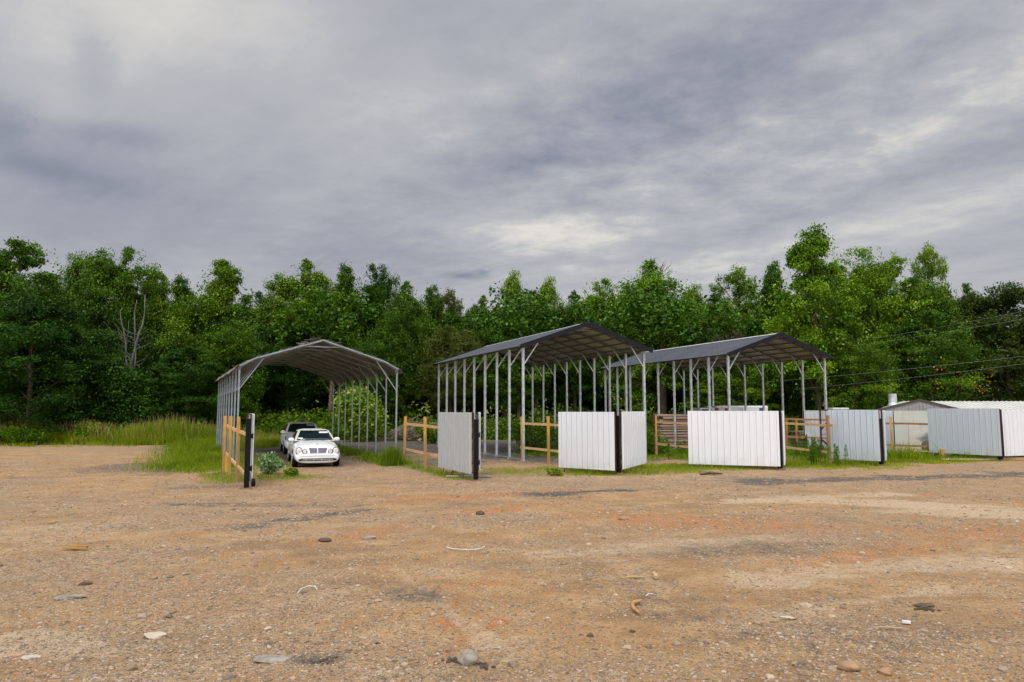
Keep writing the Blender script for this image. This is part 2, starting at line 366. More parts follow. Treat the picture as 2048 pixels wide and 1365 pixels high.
def zones(X, Y):
    """returns dark gravel, red clay, pale sand, green, gravel density"""
    z = np.zeros_like(X)
    dark = np.maximum.reduce([
        seg(X, Y, (-14, 43), (9, 40), 5.5, 40, .4, .3),
        ellipse(X, Y, (-3, 43), 17, 9.5, 0, 3, .25), ellipse(X, Y, (11, 38), 9, 8, .2, 4, .3),
        ellipse(X, Y, (2.0, 34), 5.5, 6.0, 0, 41, .35),
        .9 * ellipse(X, Y, (-5.3, 30.5), 1.0, 3.2, .4, 5, .3), .75 * ellipse(X, Y, (-2.5, 30), 2.6, 3.6, -.4, 42, .3),
        .7 * seg(X, Y, G2(1500, 964), G2(2100, 948), 1.1, 6), .75 * seg(X, Y, G2(1060, 990), G2(1250, 982), .6, 7),
        .6 * seg(X, Y, G2(480, 1055), G2(720, 1020), .45, 8), .5 * seg(X, Y, G2(330, 1010), G2(700, 1012), .4, 9),
        .35 * ellipse(X, Y, G2(1330, 1200), 1.0, 1.0, 0, 10), .35 * ellipse(X, Y, G2(1600, 1290), 1.2, .8, 0, 11),
        .3 * ellipse(X, Y, G2(1180, 1160), .9, .5, .2, 12), .6 * ellipse(X, Y, G2(650, 1322), .35, .2, 0, 13),
        .35 * ellipse(X, Y, G2(1860, 1285), .9, .35, 0, 14), .45 * ellipse(X, Y, G2(820, 1190), .5, .6, 0, 15),
        .5 * ellipse(X, Y, (19.5, 33), 3.5, 1.6, .3, 16), .4 * ellipse(X, Y, G2(1500, 1100), 2, .6, .2, 17)])
    soil = np.maximum.reduce([.95 * ellipse(X, Y, (-8.6, 31.0), 3.0, 5.6, .45, 20, .2), .75 * ellipse(X, Y, G2(330, 935), 4.2, 3.2, -.2, 21, .5),
        .8 * ellipse(X, Y, G2(410, 975), 1.3, .5, .1, 22)])
    clay = np.maximum.reduce([
        seg(X, Y, G2(800, 1003), G2(1130, 981), .42, 30), .8 * seg(X, Y, G2(1130, 1030), G2(1600, 1040), .55, 31),
        .75 * seg(X, Y, G2(1280, 1048), G2(2100, 1068), .8, 32, .5), .7 * seg(X, Y, G2(700, 1070), G2(1000, 1020), .5, 33),
        .85 * seg(X, Y, G2(1000, 1240), G2(860, 1330), .12, 34, .3), .7 * ellipse(X, Y, G2(910, 1250), .35, .3, 0, 35),
        .6 * seg(X, Y, G2(1640, 1130), G2(1900, 1075), .5, 36), .6 * ellipse(X, Y, G2(460, 955), .9, 1.2, 0, 37),
        .5 * ellipse(X, Y, G2(160, 925), 4, 1.0, 0, 38), .8 * ellipse(X, Y, G2(470, 979), .5, .18, 0, 39),
        .5 * ellipse(X, Y, G2(1000, 1165), .35, .2, 0, 43), .6 * seg(X, Y, G2(1850, 990), G2(2100, 1010), .7, 44),
        .45 * ellipse(X, Y, G2(850, 1170), .6, .6, 0, 45), .35 * ellipse(X, Y, G2(300, 1170), 1.8, 1.3, 0, 46)])
    sand = np.maximum.reduce([
        seg(X, Y, G2(1640, 1000), G2(2100, 1035), 1.1, 50), .9 * seg(X, Y, G2(1480, 1003), G2(1800, 990), .5, 51),
        .6 * seg(X, Y, G2(1090, 1105), G2(1560, 1075), .55, 52), .45 * seg(X, Y, G2(1180, 1100), G2(1330, 1180), .3, 53, .3),
        .7 * seg(X, Y, G2(1560, 1150), G2(2100, 1120), .8, 54), .5 * ellipse(X, Y, G2(100, 1060), 2.0, 1.2, 0, 55),
        .7 * ellipse(X, Y, G2(60, 1290), 1.0, .5, 0, 56), .45 * seg(X, Y, G2(790, 1140), G2(930, 1240), .16, 57, .25),
        .6 * seg(X, Y, G2(930, 1240), G2(1010, 1320), .18, 58, .3), .5 * seg(X, Y, G2(430, 1250), G2(700, 1180), .22, 59),
        .6 * seg(X, Y, G2(1560, 1230), G2(1900, 1180), .3, 60), .4 * ellipse(X, Y, G2(1200, 955), 5, .8, .2, 61),
        .4 * seg(X, Y, G2(-200, 1130), G2(700, 1010), .28, 105, .5), .4 * seg(X, Y, G2(-200, 1185), G2(760, 1035), .28, 106, .5), .45 * seg(X, Y, G2(1500, 1165), G2(2048, 1090), .3, 107, .5), .35 * seg(X, Y, G2(300, 1365), G2(900, 1150), .22, 108, .5)])
    far = np.clip((Y - (50.5 + 2 * (fbm(X * .3, Y * .3, 71) - .5))) / 1.5, 0, 1)
    farL = np.clip((Y - (45.5 + 3.0 * (fbm(X * .25, X * .1, 72) - .5))) / 1.0, 0, 1) * np.clip((-14 - X) / 2, 0, 1)
    farR = np.clip((Y - 42) / 2, 0, 1) * np.clip((X - 7) / 2, 0, 1)
    green = np.maximum.reduce([far, farL, farR,
        ellipse(X, Y, (-13.2, 33), 2.4, 10.5, .42, 73, .35), .9 * ellipse(X, Y, (-9.3, 23.5), .9, 2.4, .45, 74, .4),
        .8 * ellipse(X, Y, (-7.0, 23.2), 1.3, 1.8, .3, 75, .5), .9 * seg(X, Y, (-4.4, 29), (-1.4, 22.4), .55, 76, .4),
        .55 * ellipse(X, Y, (-3.8, 30), .7, 1.2, 0, 77), .8 * ellipse(X, Y, (-5.0, 33), .8, 5.5, .44, 78, .4),
        .7 * ellipse(X, Y, (.5, 25.5), 2.4, 2.2, .2, 79, .5), .75 * ellipse(X, Y, (3.6, 24.7), 3.6, .9, .25, 80, .45),
        .9 * ellipse(X, Y, (6.8, 27.0), 3.8, 1.7, .3, 81, .4), .95 * ellipse(X, Y, (12.0, 29), 4.5, 2.6, .35, 82, .35),
        .95 * ellipse(X, Y, (17.0, 31.2), 4.5, 2.2, .3, 83, .35), .9 * ellipse(X, Y, (3.6, 36), 3.2, 5, .3, 84, .4),
        .8 * ellipse(X, Y, (21.5, 31.8), 2.5, .7, .2, 85, .4), .9 * ellipse(X, Y, (9, 33), 2.5, 4.5, .4, 86, .4),
        .9 * ellipse(X, Y, (15, 35), 3, 4.5, .4, 87, .4), .5 * ellipse(X, Y, G2(75, 905), 1.6, .7, 0, 88)])
    grav = np.clip((fbm(X * .35 + 7, Y * .55, 90, 5) - .42) * 4, 0, 1)
    grav = np.clip(grav + .6 * seg(X, Y, (-30, 18), (-6, 15), 2.2, 91) + .6 * ellipse(X, Y, (2, 21.5), 9, 1.8, .2, 92) + .5 * seg(X, Y, (-24, 40), (-11, 41), 2, 93)
                   + .8 * ellipse(X, Y, (-4.0, 25.5), 3, 2.2, 0, 94), 0, 1)
    return dark, clay, sand, green, grav, soil
def relief(X, Y):
    near = np.clip((60 - np.hypot(X, Y)) / 30, 0, 1)
    z = (fbm(X * .35, Y * .35, 101, 3) - .5) * .05 + (fbm(X * 2.1, Y * 2.1, 102, 4) - .5) * .045 + (fbm(X * 9, Y * 9, 103, 3) - .5) * .022
    rut = np.maximum(seg(X, Y, G2(800, 1150), G2(905, 1215), .12, 104, .15, .8), seg(X, Y, G2(905, 1215), G2(985, 1345), .10, 104, .15, .8)); z = z - rut * .035
    for (a, b, w_) in ((G2(1560, 1140), G2(2048, 1060), .35), (G2(1500, 1165), G2(2048, 1090), .35), (G2(-200, 1130), G2(700, 1010), .35), (G2(-200, 1185), G2(760, 1035), .35), (G2(1130, 1090), G2(1420, 1230), .25)):
        z = z - seg(X, Y, a, b, w_, 105, .3, .8) * .022
    return z * near
def terrain(X, Y):
    sky_block = np.clip((Y - 66) / 60, 0, 1); sky_block = sky_block * sky_block * (3 - 2 * sky_block) * 9  # rise added behind the wood to block low sky light
    return relief(X, Y) * np.clip(1.3 - np.abs(X) / 90, 0, 1) + sky_block * np.clip((160 - Y) / 40, 0, 1) ** .5

def mat_ground():
    m, t, b = newmat('dirt_and_gravel')
    co = t.new('ShaderNodeTexCoord').outputs['Object']
    A = t.new('ShaderNodeAttribute', attribute_name='zone_a').outputs['Vector']
    B = t.new('ShaderNodeAttribute', attribute_name='zone_b').outputs['Vector']
    dark, clay, sand = t.sep(A); green, grav, soil = t.sep(B)
    n1 = t.noise(co, 1.4, 6, .62); n2 = t.noise(t.v('MULTIPLY', co, (1, 1, 1)), 7.0, 6, .66); n3 = t.noise(co, 34, 4, .7); n4 = t.noise(co, .5, 4, .6)
    n5 = t.noise(t.v('ADD', co, (11, 7, 3)), 2.6, 7, .68, .6)
    def edge(mask, k=.5):
        q = t.m('ADD', mask, t.m('ADD', t.m('MULTIPLY', t.m('SUBTRACT', n2, .5), k * 2.2), t.m('MULTIPLY', t.m('SUBTRACT', n5, .5), k * 3.0)))
        return t.m('MULTIPLY', t.ss(q, .18, .85), t.ss(mask, .0, .15))
    c = t.mix(t.ss(n1, .3, .7), (.295, .160, .064), (.445, .275, .132))
    c = t.mix(t.m('MULTIPLY', t.ss(n4, .45, .7), .35), c, (.42, .235, .105))
    n6 = t.noise(t.v('MULTIPLY', t.v('ADD', co, (2, 9, 4)), (.6, 1.0, 1)), .9, 7, .66, .4)
    c = t.mix(t.m('MULTIPLY', t.ss(n6, .50, .66), .55), c, (.185, .122, .070))
    c = t.mix(t.m('MULTIPLY', t.ss(n6, .44, .30), .45), c, (.47, .345, .215))
    c = t.mix(t.m('MULTIPLY', edge(soil), .9), c, (.125, .088, .062))
    c = t.mix(t.m('MULTIPLY', edge(clay, .8), .92), c, t.mix(t.ss(n5, .35, .65), (.32, .145, .058), (.46, .185, .055)))
    c = t.mix(t.m('MULTIPLY', edge(sand, .4), .85), c, (.49, .365, .240))
    # pebbles of two sizes; grey gravel where the zone says so
    v1 = t.new('ShaderNodeTexVoronoi'); t.set(v1.inputs['Vector'], co); v1.inputs['Scale'].default_value = 34
    v2 = t.new('ShaderNodeTexVoronoi'); t.set(v2.inputs['Vector'], co); v2.inputs['Scale'].default_value = 14
    r1 = t.sep(v1.outputs['Color']); r2 = t.sep(v2.outputs['Color'])
    c = t.mix(t.m('MULTIPLY', grav, .34), c, t.mix(t.ss(n2, .35, .65), (.25, .165, .095), (.45, .335, .22)))
    dens = t.m('ADD', t.m('MULTIPLY', grav, .40), t.m('ADD', .32, t.m('MULTIPLY', t.m('SUBTRACT', n1, .5), .9)))
    dens = t.m('SUBTRACT', dens, t.m('MULTIPLY', edge(sand, .4), .16))
    dens = t.m('ADD', dens, t.m('MULTIPLY', dark, .5))
    def pebble(r, dist, dd, lim):
        on = t.m('LESS_THAN', r[0], dd); return t.m('MULTIPLY', on, t.ss(dist, lim, lim * .72))
    p1 = pebble(r1, v1.outputs['Distance'], dens, .52); p2 = pebble(r2, v2.outputs['Distance'], t.m('MULTIPLY', dens, .42), .42)
    def stonecol(r):
        a = t.mix(t.ss(r[1], 0, 1), (.15, .115, .085), (.44, .34, .24)); return t.mix(t.ss(r[2], .75, .97), a, (.58, .50, .41))
    dk = edge(dark)
    c = t.mix(t.m('MULTIPLY', dk, .93), c, t.mix(t.ss(n2, .35, .65), (.032, .031, .033), (.085, .078, .076)))
    darkpeb = t.mix(t.ss(r1[1], 0, 1), (.035, .034, .036), (.22, .21, .20))
    c = t.mix(t.m('MULTIPLY', p1, .85), c, t.mix(dk, stonecol(r1), darkpeb))
    c = t.mix(t.m('MULTIPLY', p2, .9), c, t.mix(t.m('MULTIPLY', dk, .8), stonecol(r2), darkpeb))
    c = t.mix(t.m('MULTIPLY', t.ss(n3, .52, .68), .70), c, (.11, .075, .048))
    c = t.mix(t.m('MULTIPLY', t.ss(t.noise(co, 70, 3, .6), .60, .70), .65), c, (.60, .47, .34))
    spk = t.ss(t.noise(t.v('ADD', co, (5, 3, 1)), 3.3, 6, .7), .60, .74)
    c = t.mix(t.m('MULTIPLY', spk, .75), c, (.13, .098, .075))
    gn = t.ss(t.m('ADD', green, t.m('MULTIPLY', t.m('SUBTRACT', n2, .5), 2.2)), .35, .95)
    gcol = t.mix(t.ss(n2, .35, .65), (.075, .11, .014), (.20, .215, .026))
    c = t.mix(t.m('MULTIPLY', gn, .85), c, gcol)
    t.set(b.inputs['Base Color'], c); b.inputs['Roughness'].default_value = .92; b.inputs['Specular IOR Level'].default_value = .25
    h = t.m('ADD', t.m('MULTIPLY', p1, .5), t.m('ADD', t.m('MULTIPLY', p2, 1.0), t.m('ADD', t.m('MULTIPLY', n3, .8), t.m('MULTIPLY', n2, 1.6))))
    bp = t.new('ShaderNodeBump'); bp.inputs['Strength'].default_value = 1.0; bp.inputs['Distance'].default_value = .035
    t.set(bp.inputs['Height'], h); t.l.new(bp.outputs[0], b.inputs['Normal'])
    return m

def build_ground():
    tx = np.linspace(-1, 1, 561); xs = 46 * np.sinh(3.2 * tx) / math.sinh(3.2)
    xs = np.concatenate([[-2500, -700, -250, -110, -70], xs, [70, 110, 250, 700, 2500]])
    ys = np.concatenate([[-600, -150, -50, -20, -8, -2, 1], 3 + 67 * (np.exp(np.linspace(0, 2.6, 640)) - 1) / (math.exp(2.6) - 1), np.linspace(72, 170, 40), [250, 500, 1200, 3000]])
    X, Y = np.meshgrid(xs, ys); Z = terrain(X, Y)
    nx, ny = len(xs), len(ys)
    i = (np.arange(ny - 1)[:, None] * nx + np.arange(nx - 1)[None]).ravel()
    F = np.stack([i, i + 1, i + 1 + nx, i + nx], 1)
    me = mesh_np('ground', np.stack([X.ravel(), Y.ravel(), Z.ravel()], 1), F, mat_ground(), smooth=True)
    d, c, s, g, gr, so_ = zones(X.ravel(), Y.ravel())
    for nm, tri in (('zone_a', (d, c, s)), ('zone_b', (g, gr, so_))):
        a = me.attributes.new(nm, 'FLOAT_VECTOR', 'POINT'); a.data.foreach_set('vector', np.stack(tri, 1).astype(np.float32).ravel())
    o = link(bpy.data.objects.new('ground', me)); o['kind'] = 'structure'
build_ground()
def gz(x, y): return float(terrain(np.array([float(x)]), np.array([float(y)]))[0])

# ------------------------------------------------------------------ carports
def sheet_profile(L, rib=.229, rw=.045, rh=.019, sl=.004, groove=False):
    """(s, h) pairs of a ribbed sheet along its width"""
    out = [(0, 0)]; s = rib * .5
    while s < L - rw:
        out += [(s - rw / 2 - sl, 0), (s - rw / 2, rh), (s + rw / 2, rh), (s + rw / 2 + sl, 0)]
        if groove: out += [(s + rw / 2 + sl + .001, -.03), (s + rw / 2 + sl + .012, -.03), (s + rw / 2 + sl + .013, 0)]  # slot added beside each rib to draw a dark shade line
        s += rib
    out.append((L, 0)); return out
def ribbed(mb, origin, du, dv, L, Hh, nrm, rib=.229, thick=.004, mi=(0, 0), rh=.019, vseg=1, bend=None, groove=False):
    """ribbed sheet: profile runs along du (length L), ribs run along dv (length Hh)"""
    o, du, dv, nrm = Vector(origin), Vector(du).normalized(), Vector(dv).normalized(), Vector(nrm).normalized()
    pr = sheet_profile(L, rib, rh=rh, groove=groove); n = len(pr); rows = []
    for j in range(vseg + 1):
        off = bend(j / vseg) if bend else 0
        for side in (1, -1):
            rows.append([o + du * s + dv * Hh * j / vseg + nrm * (h + off + side * thick / 2) for s, h in pr])
    vs = [q for r_ in rows for q in r_]; fs = []; ms = []
    for j in range(vseg):
        a, b = (2 * j) * n, (2 * j + 2) * n; c, d = (2 * j + 1) * n, (2 * j + 3) * n
        for i in range(n - 1):
            fs.append((a + i, a + i + 1, b + i + 1, b + i)); ms.append(mi[0])
            fs.append((c + i, d + i, d + i + 1, c + i + 1)); ms.append(mi[1])
    last = 2 * vseg * n
    for i in range(n - 1):
        fs.append((i, n + i, n + i + 1, i + 1)); ms.append(mi[0]); fs.append((last + i, last + i + 1, last + n + i + 1, last + n + i)); ms.append(mi[0])
    for j in range(vseg):
        for e in (0, n - 1):
            fs.append((2 * j * n + e, 2 * j * n + n + e, 2 * j * n + 3 * n + e, 2 * j * n + 2 * n + e)); ms.append(mi[0])
    b = len(mb.v); mb.v += [tuple(q) for q in vs]; mb.f += [tuple(b + i for i in f) for f in fs]; mb.mi += ms

def carport(loc, ang, Wd, Ln, Hp, rise, label, under, nb=8):
    """local x across the front, y to the back; dark vertical-rib roof on galvanised posts"""
    t = thing('carport', (loc[0], loc[1], 0), ang, label, 'carport', 'steel carports in a row')
    pw = .088
    post = MB()
    post.box((0, 0, Hp / 2), (pw * .40, pw * .7, Hp))                 # web, set back
    post.box((-pw * .36, 0, Hp / 2), (pw * .30, pw, Hp)); post.box((pw * .36, 0, Hp / 2), (pw * .30, pw, Hp))
    for zz, hh in ((Hp - .22, .42), (2.95, .16), (1.28, .14)): post.box((0, -.002, zz), (pw + .012, pw + .012, hh))
    post.box((0, 0, .012), (pw + .06, pw + .06, .02))
    pm = post.build('post', M['galv'], t)
    first = True
    br = MB(); br.bar((.02, 0, Hp - .76), (.70, 0, Hp + .70 * rise / (Wd / 2) - .03), .045, .045, Vector((0, 1, 0)))
    bl = br.build('brace', M['galv'], t)
    raf = MB(); mid = Wd / 2
    for s in (0, 1):
        p0 = (0 if s == 0 else Wd, 0, Hp - .02); raf.bar(p0, (mid, 0, Hp + rise), .06, .07)
    for s in (0, 1):   # truss web near the ridge
        x0 = mid - 1.0 if s == 0 else mid + 1.0
    raf.bar((mid - .55, 0, Hp + rise * (1 - .55 / mid) - .04), (mid + .55, 0, Hp + rise * (1 - .55 / mid) - .04), .04, .04)
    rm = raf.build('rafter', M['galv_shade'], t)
    for i in range(nb + 1):
        y = Ln * i / nb
        for s in (0, 1):
            p = pm if (i == 0 and s == 0) else link(pm.copy(), t)
            p.location = (Wd * s, y, 0)
            b_ = bl if (i == 0 and s == 0) else link(bl.copy(), t)
            b_.location = (Wd * s, y, 0); b_.scale = (1 if s == 0 else -1, 1, 1)
            p.rotation_euler = (random.uniform(-.003, .003), random.uniform(-.003, .003), random.uniform(-.05, .05))
        r_ = rm if i == 0 else link(rm.copy(), t); r_.location = (0, y, 0)
    for s in (0, 1):
        MB().bar((Wd * s, 0, .05), (Wd * s, Ln, .05), .06, .06).build('base_rail', M['galv_old'], t)
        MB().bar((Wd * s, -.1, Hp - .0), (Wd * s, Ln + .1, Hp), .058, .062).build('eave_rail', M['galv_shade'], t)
    slope = math.atan2(rise, mid); n1 = Vector((-math.sin(slope), 0, math.cos(slope))); n2 = Vector((math.sin(slope), 0, math.cos(slope)))
    d1 = Vector((math.cos(slope), 0, math.sin(slope))); d2 = Vector((-math.cos(slope), 0, math.sin(slope)))
    oh, ov = .34, .24; sl = mid / math.cos(slope) + ov
    for k in (.10, .28, .46, .64, .82):
        for s, d, n in ((0, d1, n1), (Wd, d2, n2)):
            c = Vector((s, 0, Hp)) + d * (k * mid / math.cos(slope)) + n * .045
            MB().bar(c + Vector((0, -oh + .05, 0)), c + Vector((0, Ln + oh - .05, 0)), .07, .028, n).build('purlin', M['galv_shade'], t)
    for s, d, n, nm in ((0, d1, n1, 'roof_sheet'), (Wd, d2, n2, 'roof_sheet')):
        mb = MB(); o = Vector((s, -oh, Hp)) - d * ov + n * .075
        ribbed(mb, o, (0, 1, 0), d, Ln + 2 * oh, sl - .01, n, mi=(0, 1), rib=.229, rh=.022)
        mb.build(nm, [M['roof_dark'], under], t)
        # rake trim, front and back
        for yy in (-oh - .012, Ln + oh + .012):
            a = Vector((s, yy, Hp)) - d * (ov + .02) + n * .045; b = Vector((mid, yy, Hp + rise)) + n * .045
            tr = MB(); tr.bar(a, b, .02, .17, n); tr.bar(a + n * .085 + Vector((0, .05 if yy < 0 else -.05, 0)), b + n * .085 + Vector((0, .05 if yy < 0 else -.05, 0)), .12, .012, n)
            tr.build('rake_trim', M['trim_dark'], t)
    rc = MB()
    for d, n in ((d1, n1), (d2, n2)):
        a = Vector((mid, 0, Hp + rise + .108 / math.cos(slope)))
        rc.bar(a - d * .09 + Vector((0, -oh, 0)), a - d * .09 + Vector((0, Ln + oh, 0)), .17, .006, n)
    rc.build('ridge_cap', M['ridge_light'], t)
    return t
carport((.473, 30.374), .388, 5.904, 12.395, 4.768, 1.02, 'tall dark roofed steel carport in the middle, behind the two angled white panels', M['roof_under'])
carport((10.384, 34.774), .364, 5.904, 12.395, 4.768, 1.02, 'dark roofed steel carport farthest right, beside the stacked pink boards', M['roof_under_warm'])

def old_carport(loc, ang, Wd, Ln, Hp, rise, nb=8):
    t = thing('carport', (loc[0], loc[1], 0), ang, 'weathered low carport with sagging grey roof over two white cars', 'carport', 'steel carports in a row')
    pw = .062; mid = Wd / 2; lean = .0
    pm = MB().box((0, 0, Hp / 2), (pw, pw, Hp)).box((0, 0, .012), (.13, .13, .02)).build('post', M['galv_old'], t)
    # the frame bends from post to rafter over a short curved piece
    def arc(s):
        x0 = 0 if s == 0 else Wd; sg = 1 if s == 0 else -1
        pts = [(x0, Hp - .12), (x0 + sg * .05, Hp + .03), (x0 + sg * .55, Hp + .30), (mid, Hp + rise)]
        return pts
    raf = MB()
    for s in (0, 1):
        a = arc(s)
        for p, q in zip(a[:-1], a[1:]): raf.bar((p[0], 0, p[1]), (q[0], 0, q[1]), pw, pw)
    raf.bar((mid - .8, 0, Hp + rise * .78), (mid + .8, 0, Hp + rise * .78), .04, .04)
    rm = raf.build('rafter', M['galv_old'], t)
    bm = MB().bar((.02, 0, Hp - .85), (.88, 0, Hp + .36), .042, .042, Vector((0, 1, 0))).build('brace', M['galv_old'], t)
    for i in range(nb + 1):
        y = Ln * i / nb
        for s in (0, 1):
            p = pm if (i == 0 and s == 0) else link(pm.copy(), t); p.location = (Wd * s, y, 0)
            b_ = bm if (i == 0 and s == 0) else link(bm.copy(), t); b_.location = (Wd * s, y, 0); b_.scale = (1 if s == 0 else -1, 1, 1)
        r_ = rm if i == 0 else link(rm.copy(), t); r_.location = (0, y, 0)
    for s in (0, 1): MB().bar((Wd * s, 0, .045), (Wd * s, Ln, .045), .055, .055).build('base_rail', M['galv_old'], t)
    MB().bar((.03, .05, Hp - .88), (.03, Ln, Hp - .88), .035, .035).build('side_rail', M['galv_old'], t)
    # roof: profile across the slope, ribs lengthwise, eaves rolled down, sheet a little torn and sagging
    for s in (0, 1):
        sg = 1 if s == 0 else -1; x0 = 0 if s == 0 else Wd
        prof = [(x0 - sg * .20, Hp - .10), (x0 - sg * .12, Hp + .03), (x0 + sg * .04, Hp + .10), (x0 + sg * .55, Hp + .36), (mid, Hp + rise + .05)]
        pts = []
        for (a, b) in zip(prof[:-1], prof[1:]):
            L = math.hypot(b[0] - a[0], b[1] - a[1]); n = max(1, round(L / .15))
            for k in range(n):
                f = k / n; pts.append((a[0] + (b[0] - a[0]) * f, a[1] + (b[1] - a[1]) * f + (.04 if k % 2 else 0)))
        pts.append(prof[-1]); n = len(pts); m = 45; V = []; F = []; mi = []
        for j in range(m):
            y = -.18 + (Ln + .36) * j / (m - 1)
            for i, (x, z) in enumerate(pts):
                e = 1 - i / n
                sag = -.035 * math.sin(math.pi * ((y / (Ln / nb)) % 1)) * e + .02 * math.sin(y * 1.7 + i)
                V.append((x, y, z + sag))
        for j in range(m):
            V += [(x, y, z - .012) for (x, y, z) in V[j * n:(j + 1) * n]]
        off = m * n
        for j in range(m - 1):
            for i in range(n - 1):
                a = j * n + i; F.append((a, a + 1, a + 1 + n, a + n)); mi.append(0)
                a += off; F.append((a, a + n, a + 1 + n, a + 1)); mi.append(1)
            for e in (0, n - 1): F.append((j * n + e, (j + 1) * n + e, off + (j + 1) * n + e, off + j * n + e)); mi.append(0)
        for i in range(n - 1):
            for j in (0, m - 1): F.append((j * n + i, j * n + i + 1, off + j * n + i + 1, off + j * n + i)); mi.append(0)
        mb = MB(); mb.v = V; mb.f = F; mb.mi = mi
        mb.build('roof_sheet', [M['roof_old'], M['roof_old_under']], t)
        tr = MB(); a = [(x0 - sg * .02, -.20, Hp + .02), (x0 + sg * .55, -.20, Hp + .325), (mid, -.20, Hp + rise + .01)]
        for p, q in zip(a[:-1], a[1:]): tr.bar(p, q, .03, .05)
        tr.build('front_trim', M['galv_old'], t)
    rg = random.Random(3)
    lit = MB()
    for k in range(60):     # leaves, bark and broken shingle lying on the ridge
        y = rg.uniform(.0, 1) ** 1.6 * Ln * .5 - .1; x = mid + rg.gauss(0, .55)
        z = Hp + rise + .09 - abs(x - mid) * rise / mid * .96 + rg.uniform(0, .09)
        m_ = Matrix.Rotation(rg.uniform(0, 6.28), 3, 'Z') @ Matrix.Rotation(rg.uniform(-.35, .35), 3, 'X')
        lit.box((x, y, z), (rg.uniform(.12, .5), rg.uniform(.06, .22), .02), m_, 0 if rg.random() < .93 else 1)
    o = lit.build('roof_litter', [mat_simple('broken_shingles', (.10, .08, .065), .9, 0, .3, 5), M['wood_red']])
    o.location = t.location; o.rotation_euler = t.rotation_euler
    tag(o, 'broken shingles and bark lying along the ridge of the weathered low carport', 'debris', kind='stuff')
    return t
old_carport((-10.504, 27.921), .438, 6.237, 13.185, 3.774, 1.12)

# ------------------------------------------------------------------ wooden wing fences, black posts, sheet panels
def dirang(p, q): return math.atan2(q[1] - p[1], q[0] - p[0])
def wood_fence(label, P, tops, rails, M1='wood', M2='wood_rail', post=(.095, .09)):
    """P: list of foot points; rails: list of (p, q, z0, z1)"""
    o = Vector((P[0][0], P[0][1], 0)); t = thing('wooden_fence', o, 0, label, 'fence', 'wooden rail fences beside the gates')
    rg = random.Random(len(label))
    an = dirang(P[0], P[-1]) if len(P) > 1 else 0
    for p, h in zip(P, tops):
        c = Vector((p[0], p[1], 0)) - o
        lean = Matrix.Rotation(rg.uniform(-.02, .02), 3, 'X') @ Matrix.Rotation(rg.uniform(-.02, .02), 3, 'Y') @ Matrix.Rotation(an, 3, 'Z')
        MB().box((0, 0, 0), (post[0], post[1], h + .1)).build('post', M[M1], t, bevel=.004)
        q = t.children[-1] if False else [c_ for c_ in t.children if c_.name.startswith('post')][-1]
        q.location = c + Vector((0, 0, (h - .1) / 2)); q.rotation_euler = lean.to_euler()
    for (p, q, z0, z1) in rails:
        mb = MB(); a, b = Vector((p[0], p[1], z0)) - o, Vector((q[0], q[1], z1)) - o
        d = (b - a); off = Vector((d.y, -d.x, 0)).normalized() * -.068
        k = 4; pts = [a + d * (i / k) + off + Vector((0, 0, rg.uniform(-.012, .012) if 0 < i < k else 0)) for i in range(k + 1)]
        for i in range(k): mb.bar(pts[i], pts[i + 1] + (pts[i + 1] - pts[i]).normalized() * .004 * (i < k - 1), .04, .092)
        mb.build('rail', M[M2], t)
    return t
def black_post(px, py, top_px_y, w, label, lean=0.0):
    g = gp(px, py); H = at(px, top_px_y, g.y).z
    t = thing('gate_post', (g.x, g.y, 0), .4, label, 'gate post', 'black gate posts along the front')
    b = MB(); b.box((0, 0, H / 2 - .1), (w, w, H + .2)); b.box((0, 0, H + .006), (w + .01, w + .01, .012))
    o = b.build('post', M['black'], t, bevel=.004); o.rotation_euler = (0, lean, 0)
    h = MB()
    for z in (.55, H - .45): h.box((w / 2 + .03, 0, z), (.06, .05, .12)); h.tube([(w / 2 + .055, 0, z - .08), (w / 2 + .055, 0, z + .08)], .014, 8)
    h.build('hinge', M['black'], t)
    g_ = MB(); g_.tube([(0, 0, -.02), (0, 0, .05)], [w * 1.5, w * 1.25], 12); g_.build('footing', M['soilcol'] if 'soilcol' in M else M['rust'], t)
    return t
def panel(name, label, p, q, z0, z1, mat, rib=.229, cat='fence panel', rods=(), frame=True, shear=0.0, back='galv_sheet', group='corrugated sheet fence panels', rh=.030):
    """vertical ribbed sheet from p to q on the ground plan, with a dark tube frame behind it"""
    p, q = Vector((p[0], p[1], 0)), Vector((q[0], q[1], 0)); L = (q - p).length; an = dirang(p, q)
    t = thing(name, p, an, label, cat, group)
    mb = MB()
    ribbed(mb, (0, 0, z0), (1, 0, shear), (0, 0, 1), L, z1 - z0, (0, -1, 0), rib=rib, mi=(0, 1), rh=rh, groove=rh > .02)
    mb.build('sheet', [M[mat], M[back]], t)
    sc = MB()
    for z in (z0 + .06, (z0 + z1) / 2, z1 - .06):
        x = rib
        while x < L - .1: sc.box((x, -.008, z + shear * x), (.010, .010, .010)); x += rib
    sc.build('screws', M['galv'], t)
    if frame:
        f = MB(); y = .065; e = .02
        A, B, C, D = Vector((e, y, z0 + .03)), Vector((L - e, y, z0 + .03 + shear * L)), Vector((L - e, y, z1 - .02 + shear * L)), Vector((e, y, z1 - .02))
        for a, b in ((A, B), (B, C), (C, D), (D, A), (A, C)): f.bar(a, b, .04, .04)
        f.build('frame', M['rust'], t)
    for x in rods: MB().tube([(x, .06, -.03), (x, .06, z0 + .3)], .011, 6).build('drop_rod', M['rust'], t)
    return t
M['soilcol'] = mat_simple('packed_soil', (.22, .13, .08), .95, 0, .25, 8)

